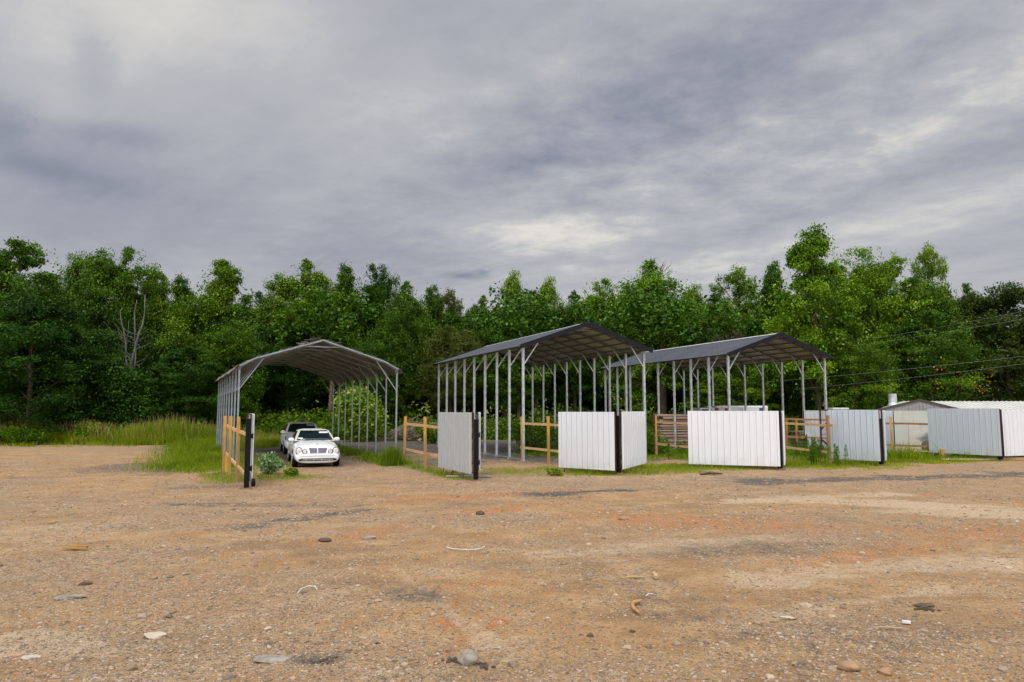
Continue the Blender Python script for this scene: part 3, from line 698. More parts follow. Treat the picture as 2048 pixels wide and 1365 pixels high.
# far left wing fence and its gate post
A_, B_, C_ = (-9.87, 25.11), (-9.09, 23.6), (-8.21, 21.94)
K_ = (-7.10, 19.62)
wood_fence('three post wooden rail fence between the tall grass and the leftmost black post', [A_, B_, C_], [1.90, 1.90, 1.90],
           [((-9.97, 25.3), (-7.17, 19.75), 1.56, 1.40), ((-9.97, 25.3), (-7.17, 19.75), .62, .30)])
black_post(492.5, 979.5, 839, .13, 'black steel gate post beside the three post wooden fence, leftmost of the five')
MB().tube([(0, 0, 0), (0, 0, .5)], .06, 10).tube([(0, 0, .5), (0, 0, .53)], [.07, .05], 10).build('pipe_stub', mat_simple('yellow_paint', (.62, .36, .02), .5))
o = bpy.data.objects['pipe_stub']; o.location = (*gp(453, 944)[:2], 0); tag(o, 'short yellow capped pipe standing between the left wooden fence posts', 'pipe')
# its white sheet gate, swung open and seen edge on, with a wheel
_p = gp(502.5, 975); _q = at(500.0, 820, 22.4)
g = panel('gate', 'white sheet gate seen edge on beside the leftmost black post, wheel at its foot', (_p.x, _p.y), (_q.x, _q.y), .16, 2.0, 'white_sheet', cat='gate', group='swung open sheet gates')
w_ = MB(); w_.tube([(.06, -.10, .115), (.06, .0, .115)], .115, 16); w_.build('wheel', M['rubber'], g); MB().tube([(.06, -.115, .115), (.06, .02, .115)], .035, 10).build('hub', M['galv_shade'], bpy.data.objects['wheel'])

# second wing fence with white ribbed panel
wood_fence('wooden rail fence running to the first upright ribbed panel', [(-4.23, 28.83), (-3.08, 25.95), (-1.84, 23.48)], [1.85, 1.86, 1.80],
           [((-4.34, 29.05), (-1.15, 21.95), 1.56, 1.47), ((-4.34, 29.05), (-1.15, 21.95), .56, .50)])
black_post(951.8, 963, 840, .115, 'black steel gate post at the edge of the narrow ribbed panel')
panel('fence_panel', 'narrow grey white ribbed panel in front of the middle of the wooden fence', (-2.46, 24.45), (-1.20, 21.68), .22, 2.03, 'grey_sheet', .215, rods=(.35, 1.3, 2.2))
_p = gp(958.5, 955); _q = at(957.6, 820, 24.9)
panel('gate', 'thin sheet gate seen edge on behind the narrow ribbed panel post', (_p.x, _p.y + .1), (_q.x, _q.y), .2, 2.03, 'white_sheet', cat='gate', group='swung open sheet gates')

# third: panel, post and gate turned away
wood_fence('short wooden rail fence at the front leg of the middle carport', [(.42, 30.4), (1.40, 28.1), (2.4, 25.6)], [1.82, 1.86, 1.8],
           [((.30, 30.7), (3.4, 24.4), 1.55, 1.50), ((.30, 30.7), (3.4, 24.4), .54, .50)])
black_post(1237.5, 949, 832, .115, 'black steel gate post between the two angled white panels')
panel('fence_panel', 'white panel angled to the left of the middle black post', (1.60, 25.15), (3.33, 23.75), .15, 2.04, 'white_sheet', .21, rods=(.2, 1.6))
_p = at(1243, 820, 24.0); _q = at(1292, 820, 26.9)
panel('gate', 'white ribbed gate turned back to the right of the middle black post', (_p.x, _p.y), (_q.x, _q.y), .17, 2.05, 'white_sheet', .235, cat='gate', group='swung open sheet gates', rods=(2.7,))

# fourth
_a, _b = at(1311, 820, 33.6), at(1378, 820, 30.6)
wood_fence('weathered wooden rail fence in front of the stacked pink boards', [(_a.x, _a.y), (_b.x + .2, _b.y)], [1.84, 1.8],
           [((_a.x - .05, _a.y + .1), (9.35, 26.4), 1.55, 1.48), ((_a.x - .05, _a.y + .1), (9.35, 26.4), .55, .50)])
_r = MB().box((0, 0, 0), (.12, .10, .34)).tube([(0, 0, .17), (.05, 0, .28), (0, 0, .33)], .02, 6).box((.02, 0, -.42), (.08, .07, .3)).build('rusty_latch', M['rust'], bpy.data.objects['wooden_fence.003']); _r.location = (-.1, 0, 1.65)
black_post(1560.5, 940, 827, .12, 'black steel gate post at the right edge of the widest white panel')
_p, _q = at(1375, 820, 26.9), at(1557, 820, 25.75)
panel('fence_panel', 'widest white panel, facing the yard in front of the right hand carport', (_p.x, _p.y), (_q.x, _q.y), .13, 2.07, 'white_sheet', .225, rods=(.35, 2.6))
_p, _q = at(1564.5, 820, 25.9), at(1566.3, 820, 28.6)
panel('gate', 'thin sheet gate seen edge on at the right of the widest white panel', (_p.x, _p.y), (_q.x, _q.y), .16, 2.07, 'white_sheet', cat='gate', group='swung open sheet gates')

# fifth
_a, _b = at(1655, 820, 28.6), at(1752, 820, 27.9)
wood_fence('wooden rail fence between the widest white panel and the galvanised panel', [(_a.x, _a.y), at(1566, 820, 31.4)[:2]], [1.9, 1.6],
           [(at(1560, 820, 31.6)[:2], (_a.x + .1, _a.y - .1), 1.53, 1.50), (at(1560, 820, 31.6)[:2], (_a.x + .1, _a.y - .1), .52, .44)], 'wood_red', 'wood_rail')
black_post(1763, 932, 838, .13, 'black steel gate post at the right edge of the smaller galvanised panel', .0)
_p, _q = at(1656, 820, 29.0), at(1756.5, 820, 27.5)
panel('fence_panel', 'smaller galvanised panel with pale ribs beside the tall weeds', (_p.x, _p.y), (_q.x, _q.y), .19, 2.11, 'galv_sheet', .225, rods=())
_p, _q = at(1766, 820, 27.8), at(1768, 820, 30.6)
panel('gate', 'thin sheet gate seen edge on right of the smaller galvanised panel', (_p.x, _p.y), (_q.x, _q.y), .18, 2.09, 'galv_sheet', cat='gate', group='swung open sheet gates')
# dark framed gate leaf behind
_p, _q = at(1640, 820, 31.5), at(1700, 820, 31.8)
g = thing('open_gate', (_p.x, _p.y, 0), dirang(_p, _q), 'bare rusty braced gate frame behind the tall weeds', 'gate')
f = MB(); Lf = (_q - _p).length
for a, b in (((0, 0, .25), (0, 0, 2.12)), ((0, 0, 2.1), (Lf, 0, 2.1)), ((Lf, 0, 2.1), (Lf, 0, .25)), ((0, 0, 1.25), (.6, 0, 1.85)), ((0, 0, .85), (.7, 0, .3))): f.bar(a, b, .055, .055)
f.build('frame', M['rust'], g); MB().bar((0, 0, 1.05), (.55, 0, 1.05), .03, .04).build('cross_bar', M['galv_old'], g)

# sixth
wood_fence('wooden rail fence against the stained sheet wall', [at(1780.5, 820, 33.9)[:2], at(1880, 820, 32.9)[:2]], [1.80, 1.7],
           [(at(1762, 820, 34.6)[:2], (20.2, 30.8), 1.47, 1.47), (at(1762, 820, 34.6)[:2], (20.2, 30.8), .47, .47)], 'wood', 'wood_red')
black_post(2001.5, 922, 835, .13, 'black steel gate post at the right end of the long galvanised panel')
_p, _q = at(1854, 820, 32.6), at(1998, 820, 30.1)
panel('fence_panel', 'long galvanised panel in front of the low metal building', (_p.x, _p.y), (_q.x, _q.y), .22, 2.17, 'galv_sheet', .225)
_p, _q = at(2003.5, 820, 30.6), at(2110, 820, 31.4)
panel('fence_panel', 'white panel running out of the picture on the right', (_p.x, _p.y), (_q.x, _q.y), .19, 2.12, 'white_sheet', .225)

# ------------------------------------------------------------------ back sheet walls, building, lumber
_p, _q = at(1608, 820, 37.0), at(1770, 820, 37.5)
panel('sheet_wall', 'pale ribbed sheet wall behind the bare rusty gate frame', (_p.x, _p.y), (_q.x, _q.y), .05, 2.08, 'grey_sheet', .225, cat='wall', group='sheet walls at the back')
_p, _q = at(1764, 820, 36.2), at(1800, 820, 36.2)
panel('sheet_wall', 'old ribbed sheet wall left of the stained wall section', (_p.x, _p.y), (_q.x, _q.y), .1, 2.06, 'galv_sheet', .225, cat='wall', group='sheet walls at the back')
_p, _q = at(1787, 820, 35.0), at(1905, 820, 35.0)
g = panel('sheet_wall', 'stained cream sheet wall behind the wooden fence on the right', (_p.x, _p.y), (_q.x, _q.y), .20, 2.07, 'old_sheet', .3, cat='wall', group='sheet walls at the back', rh=.008)
ol = MB(); ribbed(ol, (0, -.03, .20), (1, 0, 0), (0, 0, 1), 2.0, 1.42, (0, -1, 0), .3, rh=.006); ol.build('lower_sheet', M['old_sheet'], g)
# soot-like stain is a real flat patch of rust and soot on the sheet
def mat_stain():
    m, t, b = newmat('sooty_sheet')
    co = t.new('ShaderNodeTexCoord').outputs['Object']; x, y, z = t.sep(co)
    dx = t.m('DIVIDE', t.m('SUBTRACT', x, 1.0), 1.0); dz = t.m('DIVIDE', t.m('SUBTRACT', z, .52), t.m('ADD', .06, t.m('MULTIPLY', t.ss(x, .2, 1.0), .42)))
    q = t.m('ADD', t.m('MULTIPLY', dx, dx), t.m('MULTIPLY', dz, dz))
    s = t.ss(t.m('ADD', q, t.m('MULTIPLY', t.noise(co, 4, 5, .6), .8)), 1.1, .35)
    c = t.mix(t.ss(t.noise(co, 3, 4), .3, .7), (.48, .45, .38), (.56, .55, .50))
    t.set(b.inputs['Base Color'], t.mix(t.m('MULTIPLY', s, .85), c, (.10, .10, .11))); b.inputs['Roughness'].default_value = .6
    return m
M['stain'] = mat_stain()
sp = MB(); ribbed(sp, (0, 0, 0), (1, 0, 0), (0, 0, 1), 1.05, 1.3, (0, -1, 0), .35, rh=.006); o = sp.build('stained_sheet', M['stain'], g); o.location = (.65, -.06, .22)

def building():
    zc = 44.0
    a = at(1752, 820, zc); t = thing('metal_building', (a.x, a.y, 0), 0, 'low grey metal building with white roof behind the panels on the right', 'building')
    x0 = 0; gw = at(1925, 820, zc).x - a.x; pk = at(1839, 803, zc).x - a.x
    ze, zp = 2.05, at(1839, 802, zc).z
    w = MB(); ribbed(w, (0, 0, 0), (1, 0, 0), (0, 0, 1), gw, ze, (0, -1, 0), .2); w.build('wall', M['galv_sheet'], t)
    gm = MB(); n = 24
    for i in range(n):
        xa, xb = gw * i / n, gw * (i + 1) / n
        f = lambda x: ze + (zp - ze) * (x / pk if x < pk else (gw - x) / (gw - pk))
        gm.add([(xa, -.02, ze - .1), (xb, -.02, ze - .1), (xb, -.02, f(xb)), (xa, -.02, f(xa)), (xa + .06, -.035, ze - .1), (xa + .06, -.035, f(xa + .06))], [(0, 1, 2, 3)])
        gm.box((xa + .03, -.03, (ze - .1 + f(xa) - .03) / 2 + 0), (.04, .02, max(.05, f(xa) - ze + .07)))
    gm.build('gable', mat_simple('gable_metal', (.30, .31, .32), .5, .3), t)
    tr = MB(); tr.bar((-.25, -.06, ze - .03), (pk, -.06, zp + .05), .05, .13); tr.bar((pk, -.06, zp + .05), (gw + .25, -.06, ze - .03), .05, .13)
    tr.build('gable_trim', mat_simple('brown_trim', (.06, .045, .04), .5), t)
    # roof runs back to the right from the gable: low white ribbed roof
    L = 34; dr = Vector((1, .30, 0)).normalized()
    wr_ = mat_simple('white_roof_metal', (.66, .66, .62), .45, .2, .08, 1.0)
    zr_ = EYE + 17.2 * (zc + 2.2) / FPX
    r1 = MB(); ribbed(r1, (pk + .1, 2.2, zr_), (1, .02, 0), (0, -2.1, 2.12 - zr_), L, math.hypot(2.1, zr_ - 2.12), (0, -.2, 1), .3, rh=.035, mi=(0, 0)); r1.build('roof', wr_, t)
    r2 = MB(); ribbed(r2, (pk + .1, 2.2, zr_ - .006), (1, .02, 0), (0, 4, -.8), L, 4.1, (0, .2, 1), .3, rh=.035, mi=(0, 0)); r2.build('roof', wr_, t)
    r3 = MB(); r3.add([(-.2, 0, ze), (pk, 0, zp + .02), (pk, 2.3, zr_ - .03), (1.1, 2.3, ze), (-.2, 0, ze - .04), (pk, 0, zp - .02), (pk, 2.3, zr_ - .06), (1.1, 2.3, ze - .04)], [(0, 1, 2, 3), (7, 6, 5, 4), (0, 4, 5, 1), (2, 6, 7, 3)])
    r3.add([(gw + .1, 0, ze), (pk, 0, zp + .02), (pk + .4, 2.2, zr_ - .02), (gw + .2, .4, ze)], [(0, 3, 2, 1)]); r3.build('roof', wr_, t)
    fw = MB(); ribbed(fw, (gw + .1, .12, 0), (1, .02, 0), (0, 0, 1), L - gw, 2.1, (0, -1, 0), .3); fw.build('wall', M['galv_sheet'], t)
    # vent pipe
    v = at(1800, 818, zc); v = Vector((v.x - a.x, .8, ze + .1)); rr = .24
    vp = MB(); vp.tube([v, v + Vector((0, 0, .28)), v + Vector((0, 0, .42)), v + Vector((0, 0, .44)), v + Vector((0, 0, .95))], [rr * 1.35, rr * 1.2, rr * .95, rr * 1.0, rr * 1.0], 20)
    vp.build('vent_pipe', M['galv'], t, smooth=False)
building()
_a = at(1661, 820, 41); bx = thing('roof_unit', (_a.x, _a.y, 0), 0, 'white box unit just showing over the galvanised panel', 'box')
MB().box((.45, 0, 2.08), (.9, .6, .30)).build('cover', mat_simple('white_enamel', (.7, .7, .68), .4), bx, bevel=.02)
MB().box((.45, 0, .97), (.85, .55, 1.93)).build('cabinet', bpy.data.materials['white_enamel'], bx)
sl = MB()
for i in range(4): sl.box((.45, -.303, 2.0 + i * .045), (.7, .01, .012))
sl.build('louvre', M['galv_shade'], bx)

# stacks of long weathered boards
ORD = ['top', 'second', 'third', 'fourth', 'fifth', 'sixth', 'seventh', 'eighth', 'ninth', 'tenth', 'eleventh', 'twelfth', 'thirteenth']
def board_stack(x0, x1, Y, z0, n, th, dep, label, group, matn, seedk, yaw=.06):
    rg = random.Random(seedk); z = z0
    base = MB().box((0, 0, 0), (x1 - x0, dep, th * .80)).build('weathered_board', matn, None, bevel=.012)
    for i in range(n):
        b = base if i == 0 else link(base.copy())
        b.location = ((x0 + x1) / 2 + rg.uniform(-.12, .12), Y + rg.uniform(-.07, .07), z + th / 2)
        b.rotation_euler = (rg.uniform(-.03, .03), rg.uniform(-.004, .004), yaw + rg.uniform(-.008, .008))
        b.scale = (rg.uniform(.96, 1.02), 1, rg.uniform(.8, 1.15)); k_ = n - 1 - i; tag(b, (ORD[k_] + ' board' if k_ == 0 else 'bottom board' if i == 0 else ORD[k_] + ' board from the top') + ' ' + label, 'board', group)
        z += th
    return base
M['pinkwood'] = mat_wood('pinkish_weathered_board', (.62, .42, .33), (.48, .31, .24))
M['pinkwood2'] = mat_wood('grey_weathered_board', (.46, .40, .34), (.28, .23, .19))
board_stack(8.0, 13.2, 40.2, .10, 13, .137, .9, 'of the high pinkish stack behind the wooden fence', 'boards in the high pink stack', M['pinkwood'], 5)
board_stack(14.8, 18.2, 38.5, .15, 8, .11, 1.0, 'of the low grey stack behind the tall weeds', 'boards in the low grey stack', M['pinkwood2'], 6)
_a, _b = at(1562, 820, 37.5), at(1655, 820, 36.2)
wood_fence('far wooden rail fence in front of the pale ribbed sheet wall', [at(1572, 820, 38)[:2], at(1592, 820, 37.6)[:2]], [1.62, 1.68],
           [(_a[:2], _b[:2], 1.66, 1.60), (_a[:2], _b[:2], .75, .70)], 'wood', 'wood_red')
_p = MB().tube([(0, 0, .03), (1.4, .5, .05)], .03, 8).build('metal_pipe', M['galv_old']); _p.location = (*gp(893, 955)[:2], 0); _p.rotation_euler = (0, 0, -.62)
tag(_p, 'grey metal pipe lying in front of the narrow ribbed panel', 'pipe')
_p = MB(); _p.add([(-1.3, -.25, .03), (1.2, -.35, .03), (1.35, .28, .04), (-1.0, .32, .05), (-1.3, -.25, .0), (1.2, -.35, .0), (1.35, .28, .0), (-1.0, .32, .0)], [(0, 1, 2, 3), (0, 4, 5, 1), (1, 5, 6, 2), (2, 6, 7, 3), (3, 7, 4, 0)])
_p = _p.build('plywood_sheet', mat_wood('pale_plywood', (.62, .48, .32), (.5, .38, .25))); _p.location = (*gp(1937, 921)[:2], .02); _p.rotation_euler = (0, 0, .1)
tag(_p, 'pale plywood sheet lying flat before the long galvanised panel', 'board')
_p = MB().box((0, 0, .06), (2.2, .12, .1)).build('timber_beam', M['wood_rail']); _p.location = (*gp(2055, 921)[:2], 0); _p.rotation_euler = (0, 0, -.05)
tag(_p, 'timber lying on the ground under the rightmost white panel', 'timber')
_p = MB().box((0, 0, .2), (.14, .14, .4)).build('wood_block', M['wood']); _p.location = (*gp(1885, 917)[:2], 0); tag(_p, 'short timber block propping under the long galvanised panel', 'timber')

# ------------------------------------------------------------------ vehicles
paint = mat_simple('white_car_paint', (.78, .79, .80), .22, 0, .03, 1.5, .5, coat=.6)
paint2 = mat_simple('dull_white_car_paint', (.90, .91, .92), .30, 0, .02, 2.0, .5, coat=.3)
paint3 = mat_simple('dark_car_paint', (.03, .03, .035), .3, 0, .1, 2, coat=.5)
cglass = mat_simple('tinted_car_glass', (.008, .020, .024), .06, 0, .2, 3, .6)
chrome = mat_simple('chrome', (.7, .7, .72), .2, .9, .05)
blackp = mat_simple('black_trim', (.012, .012, .013), .5)
lampg = mat_simple('headlight_glass', (.58, .56, .46), .15, .1, .15, 14, .6, coat=.8)
grillem = mat_simple('grille_slats', (.16, .14, .19), .4, .4)
rimm = mat_simple('alloy_rim', (.5, .5, .52), .3, .7)
amber = mat_simple('amber_marker', (.35, .10, .01), .3)
sticker = mat_simple('paper_sticker', (.75, .75, .75), .7)
redlamp = mat_simple('red_lamp', (.35, .01, .01), .3)

def lerp_tab(tab, x):
    for (a, va), (b, vb) in zip(tab[:-1], tab[1:]):
        if x <= b: 
            f = (x - a) / (b - a); f = f * f * (3 - 2 * f) if False else f
            return va + (vb - va) * f
    return tab[-1][1]
def car(name, label, loc, rz, p, loose=None):
    """x runs from the nose backwards, y to the car's left-hand picture side; z up"""
    t = thing(name, (loc[0], loc[1], 0), rz, label, 'car', 'cars parked in the yard')
    L = p['L']; hw = p['W'] / 2
    top, bot, wid = p['top'], p['bot'], p['wid']
    xs = [0, .015, .05, .10, .17, .26, .38, .55, .75, 1.0, 1.25, 1.5, 1.9, 2.3, 2.7, 3.1, 3.4, 3.7, 3.95, 4.15, 4.3, 4.42, 4.5, 4.54, 4.56]
    xs = [x * L / 4.56 for x in xs]; N = 28; V = []; F = []
    for x in xs:
        zt, zb, w = lerp_tab(top, x), lerp_tab(bot, x), lerp_tab(wid, x) * hw
        zm = zb + (zt - zb) * .52; hu, hd = zt - zm, zm - zb
        for k in range(N):
            a = 2 * math.pi * k / N; c, s_ = math.cos(a), math.sin(a)
            e = 2 / 4.2 if s_ > 0 else 2 / 5.0
            yy = w * math.copysign(abs(c) ** e, c); q = abs(s_) ** (2 / 3.0)
            zz = zm + (hu if s_ > 0 else -hd) * q
            yy *= 1 - .055 * max(0, (zz - zm) / hu) ** 1.5 - .05 * max(0, (zm - zz) / hd) ** 2
            if s_ > 0: zz += .03 * (1 - (abs(yy) / max(w, .01)) ** 2) * min(1, x / .4)
            V.append((x, yy, zz))
    for i in range(len(xs) - 1):
        for k in range(N):
            a, b = i * N + k, i * N + (k + 1) % N; F.append((a, b, b + N, a + N))
    F.append(tuple(range(N))[::-1]); F.append(tuple((len(xs) - 1) * N + k for k in range(N)))
    me = bpy.data.meshes.new('body'); me.from_pydata(V, [], F); me.materials.append(p['paint']); me.materials.append(blackp)
    body = link(bpy.data.objects.new('body', me), t)
    import bmesh
    bm = bmesh.new(); bm.from_mesh(me); bmesh.ops.recalc_face_normals(bm, faces=bm.faces); bm.to_mesh(me); bm.free()
    bvh = BVHTree.FromPolygons([Vector(v) for v in V], F)
    cut = MB(); wr = p['wr']
    for wx in p['wheels']:
        for sy in (-1, 1): cut.tube([(wx, sy * (hw + .2), wr), (wx, sy * (hw - .27), wr)], wr * 1.14, 28)
    co = cut.build('wheel_cut', blackp, t)
    bm = bmesh.new(); bm.from_mesh(co.data); bmesh.ops.recalc_face_normals(bm, faces=bm.faces); bm.to_mesh(co.data); bm.free()
    md = body.modifiers.new('b', 'BOOLEAN'); md.object = co; md.operation = 'DIFFERENCE'; md.solver = 'EXACT'
    dg = bpy.context.evaluated_depsgraph_get(); nm = bpy.data.meshes.new_from_object(body.evaluated_get(dg))
    body.modifiers.clear(); body.data = nm; bpy.data.objects.remove(co)
    for pl in nm.polygons: pl.use_smooth = True
    nm.materials.clear(); nm.materials.append(p['paint']); nm.materials.append(blackp)
    for pl in nm.polygons:
        c = pl.center; pl.material_index = 1 if any(math.hypot(c.x - wx, c.z - wr) < wr * 1.12 and abs(c.y) < hw - .04 for wx in p['wheels']) and abs(c.y) > hw - .33 else 0
    try: nm.set_sharp_from_angle(angle=R(32))
    except Exception: pass
    # greenhouse
    gh = p['gh']       # base front x, roof front x, roof rear x, base rear x, belt z, roof z, base half width, roof half width
    bf, rf, rr, brr, zb, zr, bw, rw = gh
    def ring(z01, e=0.0):
        z = zb + (zr - zb) * z01; xf = bf + (rf - bf) * z01; xr = brr + (rr - brr) * z01; w = bw + (rw - bw) * z01 ** 1.15
        m = 7; r_ = []
        for i in range(m):   # front edge, bowed
            f = i / (m - 1) * 2 - 1; r_.append((xf + .16 * f * f * (1 - .2 * z01) - .02, f * w, z))
        for i in range(m):
            f = 1 - i / (m - 1) * 2; r_.append((xr - .10 * f * f, f * w, z))
        return r_
    levels = [0, .35, .7, .92]; V = []; m = 14
    for l in levels: V += ring(l)
    tr = ring(1.0); cx = sum(q[0] for q in tr) / m
    V += [(cx + (q[0] - cx) * .93, q[1] * .93, q[2] - .004) for q in tr]
    V += [(cx + (q[0] - cx) * .6, q[1] * .6, q[2] + .028) for q in tr]
    F = []
    for i in range(len(levels) + 1):
        for k in range(m): a, b = i * m + k, i * m + (k + 1) % m; F.append((a, b, b + m, a + m))
    F.append(tuple((len(levels) + 1) * m + k for k in range(m)))
    mb = MB(); mb.v = V; mb.f = F; mb.mi = [0] * len(F)
    cab = mb.build('cabin', p['roofpaint'], t, smooth=True)
    bmm = bmesh.new(); bmm.from_mesh(cab.data); bmesh.ops.recalc_face_normals(bmm, faces=bmm.faces); bmm.to_mesh(cab.data); bmm.free()
    try: cab.data.set_sharp_from_angle(angle=R(35))
    except Exception: pass
    cb = BVHTree.FromPolygons([Vector(v) for v in V], F)
    def cast(bv, o, d):
        h = bv.ray_cast(Vector(o), Vector(d)); return (h[0], h[1]) if h[0] is not None else (None, None)
    def patch(nm_, u0, u1, v0, v1, fn, mat, nu=10, nv=5, off=.012, taper=0.0):
        V = []; ok = True
        for j in range(nv + 1):
            for i in range(nu + 1):
                v = v0 + (v1 - v0) * j / nv; ua, ub = (u0(v), u1(v)) if callable(u0) else (u0, u1)
                u = ua + (ub - ua) * i / nu; o_, d_ = fn(u, v)
                h, n = cast(cb, o_, d_)
                if h is None: h = Vector(o_) + Vector(d_) * 1.0; n = -Vector(d_)
                if n.dot(Vector(d_)) > 0: n = -n
                V.append(tuple(h + n * off))
        F = [(j * (nu + 1) + i, j * (nu + 1) + i + 1, (j + 1) * (nu + 1) + i + 1, (j + 1) * (nu + 1) + i) for j in range(nv) for i in range(nu)]
        q = MB(); q.v = V; q.f = F; q.mi = [0] * len(F); ob = q.build(nm_, mat, t, smooth=True)
        sm = ob.modifiers.new('thick', 'SOLIDIFY'); sm.thickness = .008; sm.offset = -1
        return ob
    zz = lambda k: zb + (zr - zb) * k
    wf = lambda z: (bw + (rw - bw) * ((z - zb) / (zr - zb)) ** 1.15)
    patch('windscreen', lambda z: -(wf(z) - .085), lambda z: wf(z) - .085, zz(.06), zz(.90), lambda u, v: ((-1, u, v), (1, 0, 0)), cglass)
    patch('rear_window', lambda z: -(wf(z) - .10), lambda z: wf(z) - .10, zz(.10), zz(.86), lambda u, v: ((L + 2, u, v), (-1, 0, 0)), cglass)
    for sy in (-1, 1):
        xf = lambda z: bf + (rf - bf) * (z - zb) / (zr - zb) + .30; xr = lambda z: brr + (rr - brr) * (z - zb) / (zr - zb) - .32
        xm = p['pillar']
        patch('side_window', xf, lambda z: xm - .03, zz(.08), zz(.84), lambda u, v: ((u, sy * 2, v), (0, -sy, 0)), cglass, 6, 4, .008)
        patch('side_window', lambda z: xm + .03, xr, zz(.08), zz(.84), lambda u, v: ((u, sy * 2, v), (0, -sy, 0)), cglass, 6, 4, .008)
    # wheels
    for wx in p['wheels']:
        for sy in (-1, 1):
            y1 = sy * (hw - .02); y0 = sy * (hw - .22)
            w = MB(); w.tube([(wx, y0, wr), (wx, y0 + sy * .02, wr), (wx, y1 - sy * .02, wr), (wx, y1, wr)], [wr * .93, wr, wr, wr * .93], 24)
            wo = w.build('wheel', M['rubber'], t)
            r_ = MB(); r_.tube([(wx, y1 - sy * .01, wr), (wx, y1 + sy * .006, wr)], [wr * .64, wr * .66], 24)
            ri = r_.build('rim', blackp, wo)
            for k in range(5):
                a = 2 * math.pi * k / 5; r_ = MB() if k == 0 else r_
                r_.bar((wx, y1 + sy * .014, wr), (wx + math.cos(a) * wr * .62, y1 + sy * .012, wr + math.sin(a) * wr * .62), .07, .014, Vector((0, 1, 0)))
            rg_ = MB(); n = 24
            for k in range(n):
                a, b = 2 * math.pi * k / n, 2 * math.pi * (k + 1) / n
                rg_.bar((wx + math.cos(a) * wr * .63, y1 + sy * .012, wr + math.sin(a) * wr * .63), (wx + math.cos(b) * wr * .63, y1 + sy * .012, wr + math.sin(b) * wr * .63), .03, .02, Vector((0, 1, 0)))
            r_.v += []; base = len(r_.v); r_.v += rg_.v; r_.f += [tuple(i + base for i in f) for f in rg_.f]; r_.mi += rg_.mi
            r_.build('spokes', rimm, wo)
    # mirrors and door handles
    for sy in (-1, 1):
        mm = MB(); c = Vector((bf + .42, sy * (bw + .10), zb + .045))
        mm.tube([c + Vector((-.07, 0, 0)), c + Vector((-.05, 0, 0)), c + Vector((.03, 0, 0)), c + Vector((.07, 0, 0))], [.035, .075, .085, .07], 12)
        for i, v in enumerate(mm.v): mm.v[i] = (v[0], c.y + (v[1] - c.y) * 1.45, v[2])
        mm.bar(c + Vector((.02, -sy * .14, -.02)), c, .04, .03); mm.build('mirror', p['paint'], t, smooth=True)
        h, n = cast(bvh, (p['pillar'] - .25, sy * 2, zb - .12), (0, -sy, 0))
        MB().box(h + Vector((0, sy * .012, 0)), (.19, .025, .03)).build('door_handle', p['paint'], t, bevel=.004)
        sk = MB()   # door shut lines as thin dark gaps
        for xx in (bf + .35, p['pillar'] + .08):
            for z0_, z1_ in ((.32, .5), (.5, .68), (.68, zb - .05)):
                h0, _ = cast(bvh, (xx, sy * 2, z0_), (0, -sy, 0)); h1, _ = cast(bvh, (xx, sy * 2, z1_), (0, -sy, 0))
                if h0 and h1: sk.bar(h0, h1, .012, .006)
        if sk.v: sk.build('door_gap', blackp, t)
    def disc(nm_, y, z, ry, rz_, mat, rim=None, depth=.05, parent=None, dome=.03):
        h, n = cast(bvh, (-1, y, z), (1, 0, 0))
        if n.x > 0: n = -n
        n = (n + Vector((-1.4, 0, 0))).normalized(); e1 = Vector((0, 1, 0)); e1 = (e1 - n * e1.dot(n)).normalized(); e2 = n.cross(e1)
        q = MB(); K = 24; hc = h + n * .012
        pts = lambda s_, o_: [hc + e1 * ry * s_ * math.cos(2 * math.pi * k / K) + e2 * rz_ * s_ * math.sin(2 * math.pi * k / K) + n * o_ for k in range(K)]
        rings = [pts(1, -depth), pts(1, 0), pts(.8, dome * .6), pts(.45, dome * .92), pts(.08, dome)]
        V = [v for r_ in rings for v in r_]; F = []
        for i in range(len(rings) - 1):
            for k in range(K): a, b = i * K + k, i * K + (k + 1) % K; F.append((a, b, b + K, a + K))
        F.append(tuple((len(rings) - 1) * K + k for k in range(K))); q.add(V, F)
        ob = q.build(nm_, mat, t, smooth=True)
        if rim:
            rq = MB(); c = pts(1.04, .004); 
            for k in range(K): rq.bar(c[k], c[(k + 1) % K], .022, .022, n)
            rq.build('bezel', rim, ob)
            iq = MB(); c = pts(.5, dome + .002)
            for k in range(K): iq.bar(c[k], c[(k + 1) % K], .012, .008, n)
            iq.build('reflector', chrome, ob)
        return ob
    def strip(nm_, pts, w, mat, off=.006, parent=None):
        q = MB(); P_ = []
        for (y, z) in pts:
            h, n = cast(bvh, (-1, y, z), (1, 0, 0))
            if h is None: continue
            P_.append(h + Vector((-off, 0, 0)))
        for a, b in zip(P_[:-1], P_[1:]): q.bar(a, b, w, .014, Vector((1, 0, 0)))
        return q.build(nm_, mat, parent or t)
    p['front'](t, disc, strip, lambda y, z: cast(bvh, (-1, y, z), (1, 0, 0)), cb, bvh)
    # wipers
    wq = MB()
    for y0 in (-.35, .25):
        a, _ = cast(cb, (-1, y0, zz(.05)), (1, 0, 0)); b, _ = cast(cb, (-1, y0 + .5 * (1 if y0 < 0 else .9) - .05, zz(.14)), (1, 0, 0))
        if a and b: wq.bar(a + Vector((-.03, 0, 0)), b + Vector((-.03, 0, .01)), .015, .015)
    wq.build('wipers', blackp, t)
    return t

